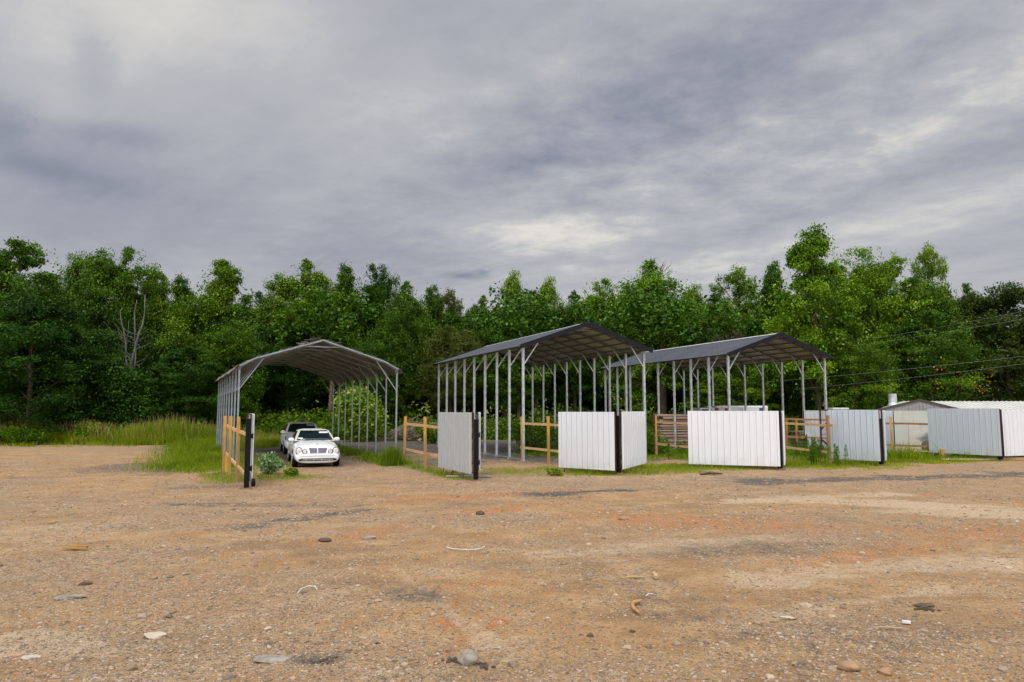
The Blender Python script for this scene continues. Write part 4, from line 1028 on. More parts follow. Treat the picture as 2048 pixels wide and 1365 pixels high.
def front_clk(t, disc, strip, hit, cb, bvh):
    for sy in (-1, 1):
        disc('headlight', sy * .655, .595, .112, .140, lampg, grillem); disc('headlight', sy * .455, .575, .078, .098, lampg, grillem)
    # grille: dark trapezoid with slats, chrome surround and centre bar
    def row(z): return .355 - (.70 - z) * .40
    q = MB(); zs = [.545, .60, .65, .70]; V = []
    for z in zs:
        for i in range(7):
            y = row(z) * (i / 3 - 1); h, n = hit(y, z); V.append(h + Vector((-.008, 0, 0)))
    q.add(V, [(j * 7 + i, j * 7 + i + 1, (j + 1) * 7 + i + 1, (j + 1) * 7 + i) for j in range(3) for i in range(6)]); gr = q.build('grille', grillem, t)
    gr.modifiers.new('s', 'SOLIDIFY').thickness = .01
    for z in (.575, .61, .645, .675): strip('slat', [(row(z) * (i / 3 - 1), z) for i in range(7)], .008, blackp, .016, gr)
    fr = [(row(.54) * (i / 3 - 1), .538) for i in range(7)] ; strip('grille_frame', fr, .014, chrome, .016, gr)
    strip('grille_frame', [(row(.705) * (i / 3 - 1), .708) for i in range(7)], .018, chrome, .016, gr)
    for sy in (-1, 1): strip('grille_frame', [(sy * row(.538), .538), (sy * row(.62), .62), (sy * row(.708), .708)], .014, chrome, .016, gr)
    strip('grille_bar', [(0, .538), (0, .62), (0, .708)], .024, chrome, .02, gr)
    # bumper intakes
    for z, w, k in ((.325, .030, .60), (.270, .034, .60)): strip('intake', [(k * (i / 5 - 1) * (1 - abs(i / 5 - 1) * .0), z + .008 * abs(i / 5 - 1)) for i in range(11)], w, blackp, .004)
    for sy in (-1, 1): disc('fog_lamp', sy * .62, .298, .06, .035, blackp, None, .03)
    for y in (-.42, -.14, .14, .42): strip('intake_bar', [(y, .265), (y, .33)], .016, p_clk['paint'], .014)
    strip('bumper_crease', [(.74 * (i / 5 - 1), .435 - .01 * abs(i / 5 - 1)) for i in range(11)], .010, mat_simple('painted_crease_shadow', (.30, .30, .30), .5), .001)  # grey strip paints the shadow of the bumper crease
    for sy in (-1, 1):
        h = bvh.ray_cast(Vector((.32, sy * 2, .43)), Vector((0, -sy, 0)))[0]
        MB().box(h, (.10, .02, .045)).build('side_marker', amber, t)
    # small ring and three-armed hood ornament
    h, n = hit(0, .76) ; h = Vector((.34, 0, .80)); q = MB(); K = 16
    for k in range(K):
        a, b = 2 * math.pi * k / K, 2 * math.pi * (k + 1) / K
        q.bar(h + Vector((0, math.cos(a) * .034, .04 + math.sin(a) * .034)), h + Vector((0, math.cos(b) * .034, .04 + math.sin(b) * .034)), .006, .006, Vector((1, 0, 0)))
    for k in range(3):
        a = math.pi / 2 + 2 * math.pi * k / 3; q.bar(h + Vector((0, 0, .04)), h + Vector((0, math.cos(a) * .034, .04 + math.sin(a) * .034)), .006, .005, Vector((1, 0, 0)))
    q.bar(h + Vector((0, 0, -.03)), h + Vector((0, 0, .01)), .01, .01); q.build('hood_ornament', chrome, t)
    # sheet of paper stuck inside the windscreen, and a smaller pale one
    for (y0, y1, z0, z1) in ((-.52, -.18, 1.20, 1.26), (.45, .62, 1.0, 1.04)):
        P_ = []
        for y, z in ((y0, z0), (y1, z0), (y1, z1), (y0, z1)): P_.append(cb.ray_cast(Vector((-1, y, z)), Vector((1, 0, 0)))[0] + Vector((-.035, 0, .01)))
        q = MB(); q.add(P_ + [v + Vector((.003, 0, 0)) for v in P_], [(0, 1, 2, 3), (7, 6, 5, 4), (0, 4, 5, 1), (1, 5, 6, 2), (2, 6, 7, 3), (3, 7, 4, 0)]); q.build('window_sticker', sticker, t)
p_clk = dict(L=4.56, W=1.74, paint=paint, roofpaint=mat_simple('cream_soft_top', (.52, .54, .47), .6, 0, .08), wr=.315, wheels=(.80, 3.49), pillar=2.75,
    top=[(0, .42), (.015, .50), (.05, .55), (.10, .62), (.17, .70), (.26, .755), (.55, .825), (1.0, .90), (1.5, .95), (3.4, .965), (4.0, .94), (4.3, .90), (4.5, .80), (4.56, .6)],
    bot=[(0, .24), (.015, .19), (.05, .165), (.2, .15), (4.2, .17), (4.5, .26), (4.56, .4)],
    wid=[(0, .70), (.015, .80), (.05, .86), (.10, .895), (.17, .92), (.26, .94), (.55, .975), (1.0, .99), (2, 1.0), (3.4, 1.0), (4.1, .96), (4.45, .88), (4.56, .74)],
    gh=(1.22, 1.98, 3.02, 3.72, .925, 1.335, .755, .56), front=front_clk)
def front_sedan(t, disc, strip, hit, cb, bvh):
    for sy in (-1, 1): disc('headlight', sy * .60, .70, .17, .08, lampg, blackp)
    q = strip('grille', [(.36 * (i / 4 - 1), .66) for i in range(9)], .10, blackp)
    strip('intake', [(.5 * (i / 4 - 1), .36) for i in range(9)], .10, blackp)
    # crumpled wing: torn dark gap and buckled metal by the right-hand headlight
    rg = random.Random(4); q = MB(); c = bvh.ray_cast(Vector((.55, 2, .74)), Vector((0, -1, 0)))[0]
    for k in range(7):
        a = c + Vector((rg.uniform(-.25, .3), .02, rg.uniform(-.18, .16))); q.bar(a, a + Vector((rg.uniform(.1, .3), rg.uniform(-.05, .02), rg.uniform(-.16, .10))), .03, .07)
    q.build('torn_gap', blackp, t)
    q = MB()
    for k in range(4):
        a = c + Vector((rg.uniform(-.2, .2), .05, rg.uniform(-.05, .2))); q.bar(a, a + Vector((.25, -.04, rg.uniform(-.1, .1))), .02, .10)
    q.build('bent_panel', p_sed['paint'], t)
    P_ = []
    for y, z in ((-.55, 1.33), (-.22, 1.33), (-.20, 1.37), (-.52, 1.37)): P_.append(cb.ray_cast(Vector((-1, y, z)), Vector((1, 0, 0)))[0] + Vector((-.03, 0, .01)))
    q = MB(); q.add(P_ + [v + Vector((.003, 0, 0)) for v in P_], [(0, 1, 2, 3), (7, 6, 5, 4), (0, 4, 5, 1), (1, 5, 6, 2), (2, 6, 7, 3), (3, 7, 4, 0)]); q.build('window_sticker', sticker, t)
p_sed = dict(L=4.85, W=1.82, paint=paint2, roofpaint=paint2, wr=.33, wheels=(.92, 3.72), pillar=2.65,
    top=[(0, .50), (.02, .60), (.06, .66), (.12, .72), (.2, .78), (.35, .84), (.7, .92), (1.2, 1.0), (1.6, 1.04), (3.6, 1.06), (4.3, 1.04), (4.6, .98), (4.78, .85), (4.85, .62)],
    bot=[(0, .30), (.02, .26), (.06, .22), (.2, .20), (4.5, .21), (4.78, .29), (4.85, .4)],
    wid=[(0, .66), (.02, .78), (.06, .85), (.12, .89), (.2, .93), (.35, .96), (.7, .985), (1.2, 1.0), (3.8, 1.0), (4.5, .95), (4.75, .87), (4.85, .74)],
    gh=(1.30, 2.05, 3.45, 4.15, 1.0, 1.47, .80, .61), front=front_sedan)
# local +x of the car is nose -> tail; the tail lies up and to the left in plan
def place_car(fn_p, name, label, axle_mid, ang, dx):
    d = Vector((-math.sin(ang), math.cos(ang))); o = Vector(axle_mid) - d * dx
    return car(name, label, (o.x, o.y), math.pi / 2 + ang, fn_p)
place_car(p_clk, 'parked_car', 'white convertible with four round headlights, nearest car under the weathered low carport', (-7.38, 27.56), R(20), .80)
place_car(p_sed, 'parked_car', 'damaged white sedan parked behind the white convertible', (-10.05, 35.2), R(20.5), .92)
p_dark = dict(p_sed); p_dark['paint'] = paint3; p_dark['roofpaint'] = paint3; p_dark['front'] = lambda *a: None
_a = at(1921, 820, 32.5)
car('parked_car', 'dark car hidden behind the long galvanised panel with only a wheel showing below', (_a.x - .95, _a.y + 1.0), -.05, p_dark)
_t = MB(); _n = 24
for _k in range(_n):
    _u, _v = 2 * math.pi * _k / _n, 2 * math.pi * (_k + 1) / _n
    _t.tube([(math.cos(_u) * .25, 0, math.sin(_u) * .25), (math.cos(_v) * .25, 0, math.sin(_v) * .25)], .09, 8, cap=False)
_t = _t.build('tyre', M['rubber'], smooth=True); _g = gp(1849, 913); _t.location = (_g.x, _g.y, .09); _t.rotation_euler = (R(84), 0, 0); tag(_t, 'old tyre standing under the left end of the long galvanised panel', 'tyre')

def box_truck():
    a = at(1399, 820, 44.5); b = at(1536, 820, 44.5)
    t = thing('box_truck', (a.x, a.y, 0), 0, 'white box truck whose roof shows above the widest white panel', 'truck')
    white = mat_simple('white_truck_body', (.74, .75, .76), .35, 0, .06, 1.5)
    L = b.x - a.x; cab = at(1432, 820, 44.5).x - a.x; zt = 2.36
    MB().box(((cab + L) / 2, 1.0, (zt + .7) / 2), (L - cab, 2.1, zt - .7)).build('box_body', white, t, bevel=.06)
    MB().box((cab / 2 + .02, 1.0, (zt - .12 + .6) / 2), (cab, 1.9, zt - .12 - .6)).build('cab', white, t, bevel=.08)
    MB().box((cab / 2 - .05, .045, zt - .36), (cab * .62, .02, .30)).build('cab_window', cglass, t)
    for x in (cab + .06, cab + .62):
        MB().tube([(x, -.08, 2.13), (x, -.035, 2.13)], [.09, .12], 14).build('marker_lamp', redlamp, t)
    MB().box((L - .42, -.062, 2.13), (.26, .012, .22)).build('blue_sign', mat_simple('blue_sticker', (.02, .05, .35), .4), t)
    MB().box((L * .60, -.060, 2.12), (.28, .01, .24)).build('grey_emblem', mat_simple('grey_sticker', (.6, .61, .63), .4), t)
    MB().box(((cab + L) / 2, 1.0, .55), (L, 1.9, .3)).build('chassis', blackp, t)
    for x in (.7, L - .9):
        for y in (.15, 1.85):
            w = MB(); w.tube([(x, y - .13, .38), (x, y + .13, .38)], .38, 20); wo = w.build('wheel', M['rubber'], t)
            MB().tube([(x, y - .135, .38), (x, y + .135, .38)], .2, 16).build('rim', rimm, wo)
box_truck()

# ------------------------------------------------------------------ vegetation
def leaf_quads(C, size, g, up=.35, aspect=.6, flat=1.0):
    """diamond leaves at centres C"""
    n = len(C); N = g.normal(size=(n, 3)); N[:, 2] = np.abs(N[:, 2]) + up
    N /= np.linalg.norm(N, axis=1)[:, None]
    A = g.normal(size=(n, 3)); A -= N * (A * N).sum(1)[:, None]; A /= np.linalg.norm(A, axis=1)[:, None]
    B = np.cross(N, A); s = (size * g.uniform(.6, 1.3, n))[:, None]
    A = A * s; B = B * s * aspect
    V = np.stack([C - A, C - A * .15 - B + N * s * .12, C + A, C - A * .15 + B + N * s * .12], 1).reshape(-1, 3)
    F = np.arange(n * 4).reshape(n, 4)
    return V, F
PROF = {
    'oval': lambda t: np.sin(np.pi * np.clip(t * .80 + .12, 0, 1)) ** .5,
    'column': lambda t: np.clip(t * 5 + .5, 0, 1) * np.clip(1 - t ** 2.3, 0, 1) ** .62,
    'round': lambda t: np.clip(t * 4 + .45, 0, 1) * np.sqrt(np.clip(1 - t ** 3.2, 0, 1)),
    'airy': lambda t: np.sin(np.pi * np.clip(t * .75 + .2, 0, 1)) ** .8 * .9,
}
def make_tree_mesh(seed, prof, nl=62, sub=10, per=92, lsz=.098, H=14.0, Rr=4.4, base=3.0, airy=0.0, lobe=1.25):
    g = np.random.default_rng(seed); f = PROF[prof]
    t = (np.arange(nl) + g.uniform(0, 1, nl)) / nl; t = t ** .9
    an = g.uniform(0, 2 * np.pi, nl) + np.arange(nl) * 2.4
    lobemod = 1 + .34 * np.sin(an * 2 + g.uniform(0, 6)) + .18 * np.sin(an * 3 + t * 5)
    rr = f(t) * Rr * np.sqrt(g.uniform(.12, 1, nl)) * .82 * lobemod
    lx = rr * np.cos(an); ly = rr * np.sin(an); lz = base + (H - base - 1.1) * t + g.normal(0, .45, nl)
    lr = lobe * g.uniform(.5, 1.55, nl) * (1 - .22 * t)
    C = []; rnd = []
    for i in range(nl):
        m = sub
        if airy and t[i] > .55 and g.random() < airy * .5: m = max(3, sub // 2)
        d = g.normal(size=(m, 3)); d /= np.linalg.norm(d, axis=1)[:, None]; d[:, 2] *= .8
        cc = np.array([lx[i], ly[i], lz[i]]) + d * lr[i] * g.uniform(.5, 1.0, (m, 1))
        tone = g.uniform(.2, .8)
        for j in range(m):
            k = int(per * g.uniform(.6, 1.3) * (1 - airy * .3))
            q = cc[j] + g.normal(size=(k, 3)) * np.array([.38, .38, .22]) * (lr[i] * .55 + .10)
            C.append(q); rnd.append(np.clip(tone * .75 + .12 + g.normal(0, .13, k) + g.normal(0, .09), 0, 1))
    # stray sprigs that break the outline
    ns = 110; ts = g.uniform(.15, 1, ns); a2 = g.uniform(0, 6.28, ns); r2 = f(ts) * Rr * g.uniform(.82, 1.02, ns)
    for i in range(ns):
        p = np.array([r2[i] * math.cos(a2[i]), r2[i] * math.sin(a2[i]), base + (H - base) * ts[i] * .94 + .1]); k = 14
        q = p + g.normal(size=(k, 3)) * np.array([.16, .16, .34]); C.append(q); rnd.append(g.uniform(.3, 1, k))
    C = np.concatenate(C); rnd = np.concatenate(rnd)
    V, F = leaf_quads(C, lsz, g, .25)
    crown = mesh_np('crown', V, F, M['leaf'], rnd)
    # trunk and limbs
    mb = MB(); bend = g.normal(0, .25, 2)
    tp = [(bend[0] * (k / 7) ** 1.5 * 2, bend[1] * (k / 7) ** 1.5 * 2, -0.3 + k / 7 * (H * .86)) for k in range(8)]
    mb.tube(tp, [.27, .21, .185, .165, .14, .11, .07, .03], 8)
    for i in range(0, nl, 3):
        h = max(base * .75, lz[i] - rr[i] * .55 - .6); k = min(6.9, (h + .3) / (H * .86) * 7); k0 = int(k); fr = k - k0
        a = Vector(tp[k0]).lerp(Vector(tp[min(7, k0 + 1)]), fr); b = Vector((lx[i], ly[i], lz[i]))
        m1 = a.lerp(b, .5) + Vector((g.normal(0, .15), g.normal(0, .15), .25)); r0 = .085 * (1 - h / H * .6)
        mb.tube([a, m1, b], [r0, r0 * .6, .015], 5, cap=False)
    tr = mb.build('trunk', M['bark']); me = tr.data; bpy.data.objects.remove(tr)
    for p in me.polygons: p.use_smooth = True
    return crown, me
TV = [make_tree_mesh(11, 'oval'), make_tree_mesh(12, 'oval', nl=62, base=4.6, lobe=1.2), make_tree_mesh(13, 'column', nl=70, base=1.2, Rr=4.6, lobe=1.1),
      make_tree_mesh(14, 'round', nl=62, base=4.6, Rr=4.8), make_tree_mesh(15, 'airy', nl=62, airy=1.0, base=5.0, per=78, lobe=1.0),
      make_tree_mesh(16, 'column', nl=72, base=3.5, Rr=4.2, airy=.5, lobe=1.0), make_tree_mesh(17, 'round', nl=74, base=.6, Rr=4.9, lobe=1.3),
      make_tree_mesh(18, 'oval', nl=70, base=.5, lobe=1.2)]
_first = set()
def tree(px, top, wpx, Y, var, tint, label, leafm=None, bark=None, rz=None, name='tree', x_off=0):
    p = at(px, 820, Y); H = at(px, top, Y).z; z0 = gz(p.x, Y); H -= z0
    Wm = wpx * 1.08 * Y / FPX; sx = Wm / 9.4; sz = H / 14.0
    t = thing(name, (p.x, Y, z0 - .05), random.uniform(0, 6.28) if rz is None else rz, label, 'tree', 'trees at the edge of the wood')
    c, tr = TV[var]
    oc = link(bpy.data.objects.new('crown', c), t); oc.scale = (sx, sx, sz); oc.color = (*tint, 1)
    ot = link(bpy.data.objects.new('trunk', tr), t); ot.scale = (max(.8, sx), max(.8, sx), sz)
    if leafm: oc.material_slots[0].link = 'OBJECT'; oc.material_slots[0].material = M[leafm]
    if bark: ot.material_slots[0].link = 'OBJECT'; ot.material_slots[0].material = M[bark]
    return t
G1, G2c, G3, G4, G5 = (.76, .74, .62), (1.05, .92, .65), (.33, .42, .38), (.28, .38, .45), (1.4, 1.12, .7)  # darker ones paint shade into the leaves of low and left trees
tree(12, 476, 250, 51, 7, G1, 'tall leafy tree at the left edge of the picture')
tree(-170, 500, 300, 50, 0, G3, 'leafy tree just outside the left edge of the picture')
tree(60, 585, 230, 46.5, 6, G4, 'low bluish green tree in front of the tall tree at the left edge')
tree(145, 508, 150, 60, 4, G1, 'thin crowned tree right of the tall tree at the left edge')
tree(222, 497, 170, 58, 1, G1, 'tall tree rising above the pale forked dead trunk')
tree(298, 532, 130, 60, 4, G2c, 'sparse topped tree right of the pale forked dead trunk')
tree(352, 548, 120, 62, 5, G1, 'narrow tree between the sparse topped tree and the bright pointed tree')
tree(436, 516, 200, 55, 2, G2c, 'bright pointed leafy tree left of the weathered low carport')
tree(520, 585, 120, 63, 1, G3, 'lower dark tree above the left end of the weathered low carport')
tree(601, 530, 170, 60, 3, G5, 'round topped yellowish tree above the weathered low carport', rz=1.0)
tree(686, 525, 130, 57, 5, G1, 'tall tree directly above the ridge of the weathered low carport')
tree(748, 530, 110, 60, 1, G3, 'tree right of the weathered low carport ridge with a high double top')
tree(808, 575, 130, 56, 3, G1, 'tree with a reddish trunk right of the weathered low carport', bark='bark_red')
tree(862, 567, 110, 60, 5, G1, 'pointed tree left of the gap in the treetops')
tree(898, 578, 90, 65, 4, (1.1, 1.0, 1), 'thin olive tree at the gap in the treetops', 'leaf_olive')
tree(905, 655, 150, 54, 1, (1.2, 1.2, 1), 'low olive tree left of the middle carport roof', 'leaf_olive')
tree(968, 602, 110, 60, 3, G1, 'low topped tree just right of the gap in the treetops')
tree(1026, 543, 100, 61, 4, G5, 'airy crowned tree sticking up left of the middle carport ridge')
tree(1098, 555, 95, 62, 4, G5, 'second airy crowned tree sticking up, nearer the middle carport ridge')
tree(1150, 592, 130, 58, 3, G1, 'broad tree directly behind the middle carport ridge')
tree(1215, 563, 150, 62, 1, (1.4, 1.25, .9), 'yellow green tree right of the middle carport ridge')
tree(1310, 532, 185, 58, 3, (1.35, 1.25, .9), 'spreading tree with bare twigs above it, between the two dark roofs')
tree(1390, 570, 120, 62, 4, G5, 'light topped tree left of the right hand carport ridge')
tree(1440, 610, 120, 57, 1, G1, 'dark lower tree behind the left end of the right hand carport')
tree(1484, 533, 125, 60, 4, G2c, 'thin tall tree just left of the tallest tree', rz=2.0)
tree(1555, 520, 120, 56, 5, G1, 'tree pressed against the left side of the tallest tree')
tree(1638, 450, 225, 50, 5, (1.35, 1.2, .8), 'tallest tree, rising above the right hand carport', bark='bark', rz=.4)
tree(1768, 494, 190, 55, 0, (1.5, 1.25, .8), 'full crowned tree right of the tallest tree')
tree(1876, 489, 105, 57, 4, G5, 'airy topped tree between the full crowned tree and the dark olive tree')
tree(1850, 560, 170, 54, 1, G1, 'leafy tree below the airy topped tree on the right')
tree(1942, 578, 110, 56, 3, G1, 'small tree squeezed left of the dark olive tree')
tree(2020, 560, 230, 54, 6, (.75, .95, .8), 'dark olive tree at the right edge of the picture', 'leaf_olive')
tree(2230, 530, 260, 55, 6, (.75, .95, .8), 'dark olive tree just outside the right edge of the picture', 'leaf_olive')
# lower front row
tree(160, 655, 190, 50, 7, G3, 'low leafy tree left of the pale forked dead trunk')
tree(372, 690, 180, 50, 7, G3, 'low dark tree right of the pale forked dead trunk')
tree(455, 640, 150, 52, 0, G1, 'low tree behind the left end of the weathered low carport')
tree(575, 640, 150, 58, 3, G3, 'dark tree behind the roof of the weathered low carport')
tree(760, 650, 150, 55, 3, G1, 'low bright tree over the right slope of the weathered low carport')
tree(1010, 640, 170, 56, 3, G1, 'low tree behind the left slope of the middle carport')
tree(1130, 655, 150, 59, 3, G3, 'dark tree seen through the middle carport')
tree(1290, 640, 170, 55, 3, (1.3, 1.15, .9), 'low yellow green tree between the two dark roofs')
tree(1405, 655, 140, 54, 1, G3, 'low tree behind the left slope of the right hand carport')
tree(1450, 745, 150, 51, 6, G5, 'low bright leafy tree seen through the right hand carport')
tree(1565, 660, 150, 55, 0, G1, 'tree behind the ridge of the right hand carport')
tree(1705, 640, 150, 49, 7, G2c, 'bushy tree right of the right hand carport')
tree(1760, 700, 110, 51, 6, G1, 'low bushy tree left of the orange seeded tree')
for _x, _t, _w, _v, _l in ((85, 548, 190, 0, 'dark back row tree left of the thin crowned tree'), (275, 575, 170, 3, 'dark back row tree behind the pale forked dead trunk'), (392, 582, 150, 0, 'dark back row tree left of the bright pointed tree'),
        (492, 600, 170, 3, 'dark back row tree right of the bright pointed tree'), (556, 592, 130, 0, 'dark back row tree left of the round topped yellowish tree'), (648, 572, 150, 3, 'dark back row tree between the round topped tree and the ridge of the low carport'),
        (788, 592, 150, 0, 'dark back row tree right of the high double top'), (868, 606, 150, 3, 'dark back row tree left of the treetop gap'), (945, 622, 160, 0, 'dark back row tree filling the foot of the treetop gap'),
        (1062, 592, 150, 3, 'dark back row tree between the two airy crowned trees'), (1178, 600, 150, 0, 'dark back row tree above the ridge of the middle carport'), (1258, 582, 140, 3, 'dark back row tree left of the spreading tree'),
        (1352, 590, 150, 0, 'dark back row tree right of the spreading tree'), (1432, 598, 140, 3, 'dark back row tree left of the thin tall tree'), (1528, 574, 140, 0, 'dark back row tree left of the tallest tree'),
        (1700, 545, 160, 3, 'back row tree between the tallest tree and the full crowned tree'), (1822, 548, 150, 0, 'back row tree right of the full crowned tree'), (1912, 590, 150, 3, 'back row tree left of the dark olive tree')):
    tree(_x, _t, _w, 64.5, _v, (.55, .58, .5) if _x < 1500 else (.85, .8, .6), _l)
_o = tree(1860, 618, 185, 51.5, 7, G1, 'tree covered with orange seed clusters on the right')

def cluster_mesh(name, spots, per, spread, lsz, mat, parent, seed=1):
    g = np.random.default_rng(seed); C = []
    for s in spots: C.append(np.array(s) + g.normal(size=(per, 3)) * spread)
    C = np.concatenate(C); V, F = leaf_quads(C, lsz, g); me = mesh_np(name, V, F, M[mat], g.uniform(0, 1, len(F)))
    return link(bpy.data.objects.new(name, me), parent)
g_ = np.random.default_rng(5); sp_ = []
for k in range(130):
    a = g_.uniform(0, 6.28); t_ = g_.uniform(.25, .93); r_ = 3.2 * math.sin(math.pi * (t_ * .86 + .12)) ** .55 * g_.uniform(.92, 1.06)
    if vnoise(np.array([a * 1.6]), np.array([t_ * 6]), 3)[0] > .5: sp_.append((r_ * math.cos(a), r_ * math.sin(a), .5 + 7.6 * t_))
cluster_mesh('seed_clusters', sp_, 14, .26, .065, 'leaf_orange', _o, 6)
_sc = bpy.data.objects['seed_clusters']; _sc.scale = (1.12, 1.12, 1.02); _sc['kind'] = 'stuff'

# pale forked dead trunk
_b = at(258, 886, 52.0); dt = thing('dead_tree', (_b.x, 52.0, 0), 0, 'pale forked dead trunk standing in front of the dark wood on the left', 'tree')
def P_(px, py): q = at(px, py, 52.0); return q - Vector((_b.x, 52.0, 0))
mb = MB(); mb.tube([P_(257, 895), P_(258, 800), P_(256, 760), P_(254, 735), P_(251, 710), P_(252, 690), P_(247, 660), P_(242, 640), P_(240, 620)], [0.144, 0.122, 0.101, 0.079, 0.065, 0.058, 0.050, 0.040, 0.022], 8)
mb.build('trunk', M['bark_dead'], dt, smooth=True)
mb = MB(); mb.tube([P_(256, 765), P_(262, 728), P_(270, 700), P_(277, 670), P_(285, 650), P_(289, 628), P_(290, 590)], [0.122, 0.108, 0.094, 0.079, 0.065, 0.043, 0.022], 8)
mb.tube([P_(269, 705), P_(270, 660), P_(269, 625), P_(274, 600)], [0.072, 0.065, 0.043, 0.022], 7); mb.tube([P_(250, 700), P_(256, 668), P_(258, 640)], [0.036, 0.025, 0.007], 6)
mb.tube([P_(258, 800), P_(266, 755), P_(271, 720), P_(272, 690)], [0.094, 0.072, 0.050, 0.022], 7)
for k in range(30):
    x, y = random.uniform(245, 280), random.uniform(660, 780); dx = random.choice((-1, 1)) * random.uniform(15, 45); mb.tube([P_(x, y), P_(x + dx * .5, y - 8), P_(x + dx, y - random.uniform(15, 40))], [.03, .018, .006], 4, cap=False)
mb.build('branches', M['bark_dead'], dt, smooth=True)
# bare twigs above the spreading tree
def bare_top(px, py, Y, label, w=1.6, h=2.2, seed=1):
    g = random.Random(seed); b = at(px, py, Y); t = thing('bare_tree', (b.x, Y, gz(b.x, Y)), 0, label, 'tree'); z = b.z - t.location.z; mb = MB()
    mb.tube([(0, 0, 0), (.1, 0, z * .5), (0, 0, z)], [.15, .12, .06], 7)
    for k in range(18):
        a = Vector((0, 0, z - g.uniform(0, .8))); d = Vector((g.uniform(-1, 1) * w * .6, g.uniform(-.6, .6), g.uniform(.5, 1) * h)); m = a + d * .5 + Vector((g.uniform(-.15, .15), 0, .1)); e = a + d
        mb.tube([a, m, e], [.03, .018, .008], 4, cap=False)
        for j in range(6):
            f = g.uniform(.35, .95); s = a.lerp(e, f); mb.tube([s, s + Vector((g.uniform(-.5, .5), g.uniform(-.3, .3), g.uniform(.15, .65)))], [.012, .004], 3, cap=False)
    mb.build('branches', M['bark'], t)
bare_top(1316, 548, 58.5, 'bare twiggy treetop showing above the spreading tree', 2.2, 1.6, 2)
bare_top(1455, 700, 52.5, 'small bare branched tree behind the right hand carport roof', 2.4, 2.0, 5)
# understory trunks seen under the canopy
for k, (px, Y, r, bk, lean, lb) in enumerate([(660, 56, .17, 'bark_red', .2, 'slim reddish trunk left of the green bush under the weathered low carport'), (596, 60, .13, 'bark', 0, 'thin trunk seen through the weathered low carport above the cars'),
        (1038, 57, .15, 'bark_pale', .3, 'thin pale trunk seen through the left half of the middle carport'), (1073, 58, .17, 'bark_red', -.1, 'reddish trunk seen through the right half of the middle carport'),
        (1280, 55, .26, 'bark', -.8, 'leaning dark trunk between the two dark roofed carports'), (1326, 54, .30, 'bark', .1, 'thick double trunk seen through the left side of the right hand carport'),
        (1552, 56, .18, 'bark', .2, 'grey trunk seen under the right hand carport ridge'), (735, 60, .13, 'bark', -.2, 'thin dark trunk right of the green bush under the weathered low carport')]):
    x = at(px, 820, Y).x; t = thing('tree', (x, Y, gz(x, Y)), k, lb, 'tree', 'trees at the edge of the wood')
    MB().tube([(0, 0, -.2), (lean * .2, 0, 2.5), (lean * .6, .1, 5), (lean, 0, 8.5)], [r * 1.15, r, r * .85, r * .6], 9).build('trunk', M[bk], t, smooth=True)
    g = np.random.default_rng(k); C = np.array([lean, 0, 9.0]) + np.repeat(g.normal(size=(60, 3)) * np.array([1.7, 1.7, 1.0]), 40, 0) + g.normal(size=(2400, 3)) * .35
    V, F = leaf_quads(C, .17, g); me = mesh_np('crown', V, F, M['leaf'], g.uniform(0, .8, len(F))); oc = link(bpy.data.objects.new('crown', me), t); oc.color = (.8, .85, .9, 1)

# the wood behind, one mass
def leafmass(name, n_cl, per, fx, spread, lsz, mat, tint, seed, label, cat, kind='stuff', tone=(.0, .8)):
    g = np.random.default_rng(seed); P = fx(g, n_cl); C = np.repeat(P, per, 0) + g.normal(size=(n_cl * per, 3)) * np.array(spread)
    C = C[C[:, 2] > .0]
    V, F = leaf_quads(C, lsz, g); me = mesh_np(name, V, F, M[mat], g.uniform(*tone, len(F))); o = link(bpy.data.objects.new(name, me)); o.color = (*tint, 1)
    return tag(o, label, cat, kind=kind)
def far_fx(g, n):
    x = g.uniform(-62, 62, n); y = g.uniform(64, 73, n); hmax = 9.0 + 3.0 * vnoise(x * .12 + 5, x * 0, 9); return np.stack([x, y, g.uniform(0, 1, n) * hmax], 1)
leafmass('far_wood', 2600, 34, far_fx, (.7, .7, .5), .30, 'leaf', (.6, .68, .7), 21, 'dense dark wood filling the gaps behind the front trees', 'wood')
def under_fx(g, n):
    x = g.uniform(-46, 40, n); y = g.uniform(52.5, 58, n); k = (x > 8); y[k] -= 4.0
    return np.stack([x, y, g.uniform(0, 1, n) ** 1.5 * (1.0 + 1.9 * vnoise(x * .35, y * .2, 4))], 1)
leafmass('undergrowth', 1900, 34, under_fx, (.32, .32, .22), .12, 'leaf_weed', (.9, .95, .8), 22, 'bright green bushy undergrowth along the foot of the wood', 'undergrowth')
def front_weed(g, n):
    x = g.uniform(-36, 6, n); y = 52.2 + g.normal(0, .5, n); y = np.where(x < -20, 47.0 + g.uniform(-1, 3, n), y)
    return np.stack([x, y, g.uniform(0, 1, n) ** 1.4 * (.5 + 1.3 * vnoise(x * .5, y * .2, 14) * np.where(x < -20, 1.3, 1))], 1)
leafmass('roadside_weeds', 900, 34, front_weed, (.25, .25, .18), .085, 'leaf_weed', (1, 1, 1), 23, 'low bright weeds along the far side of the gravel', 'weeds')

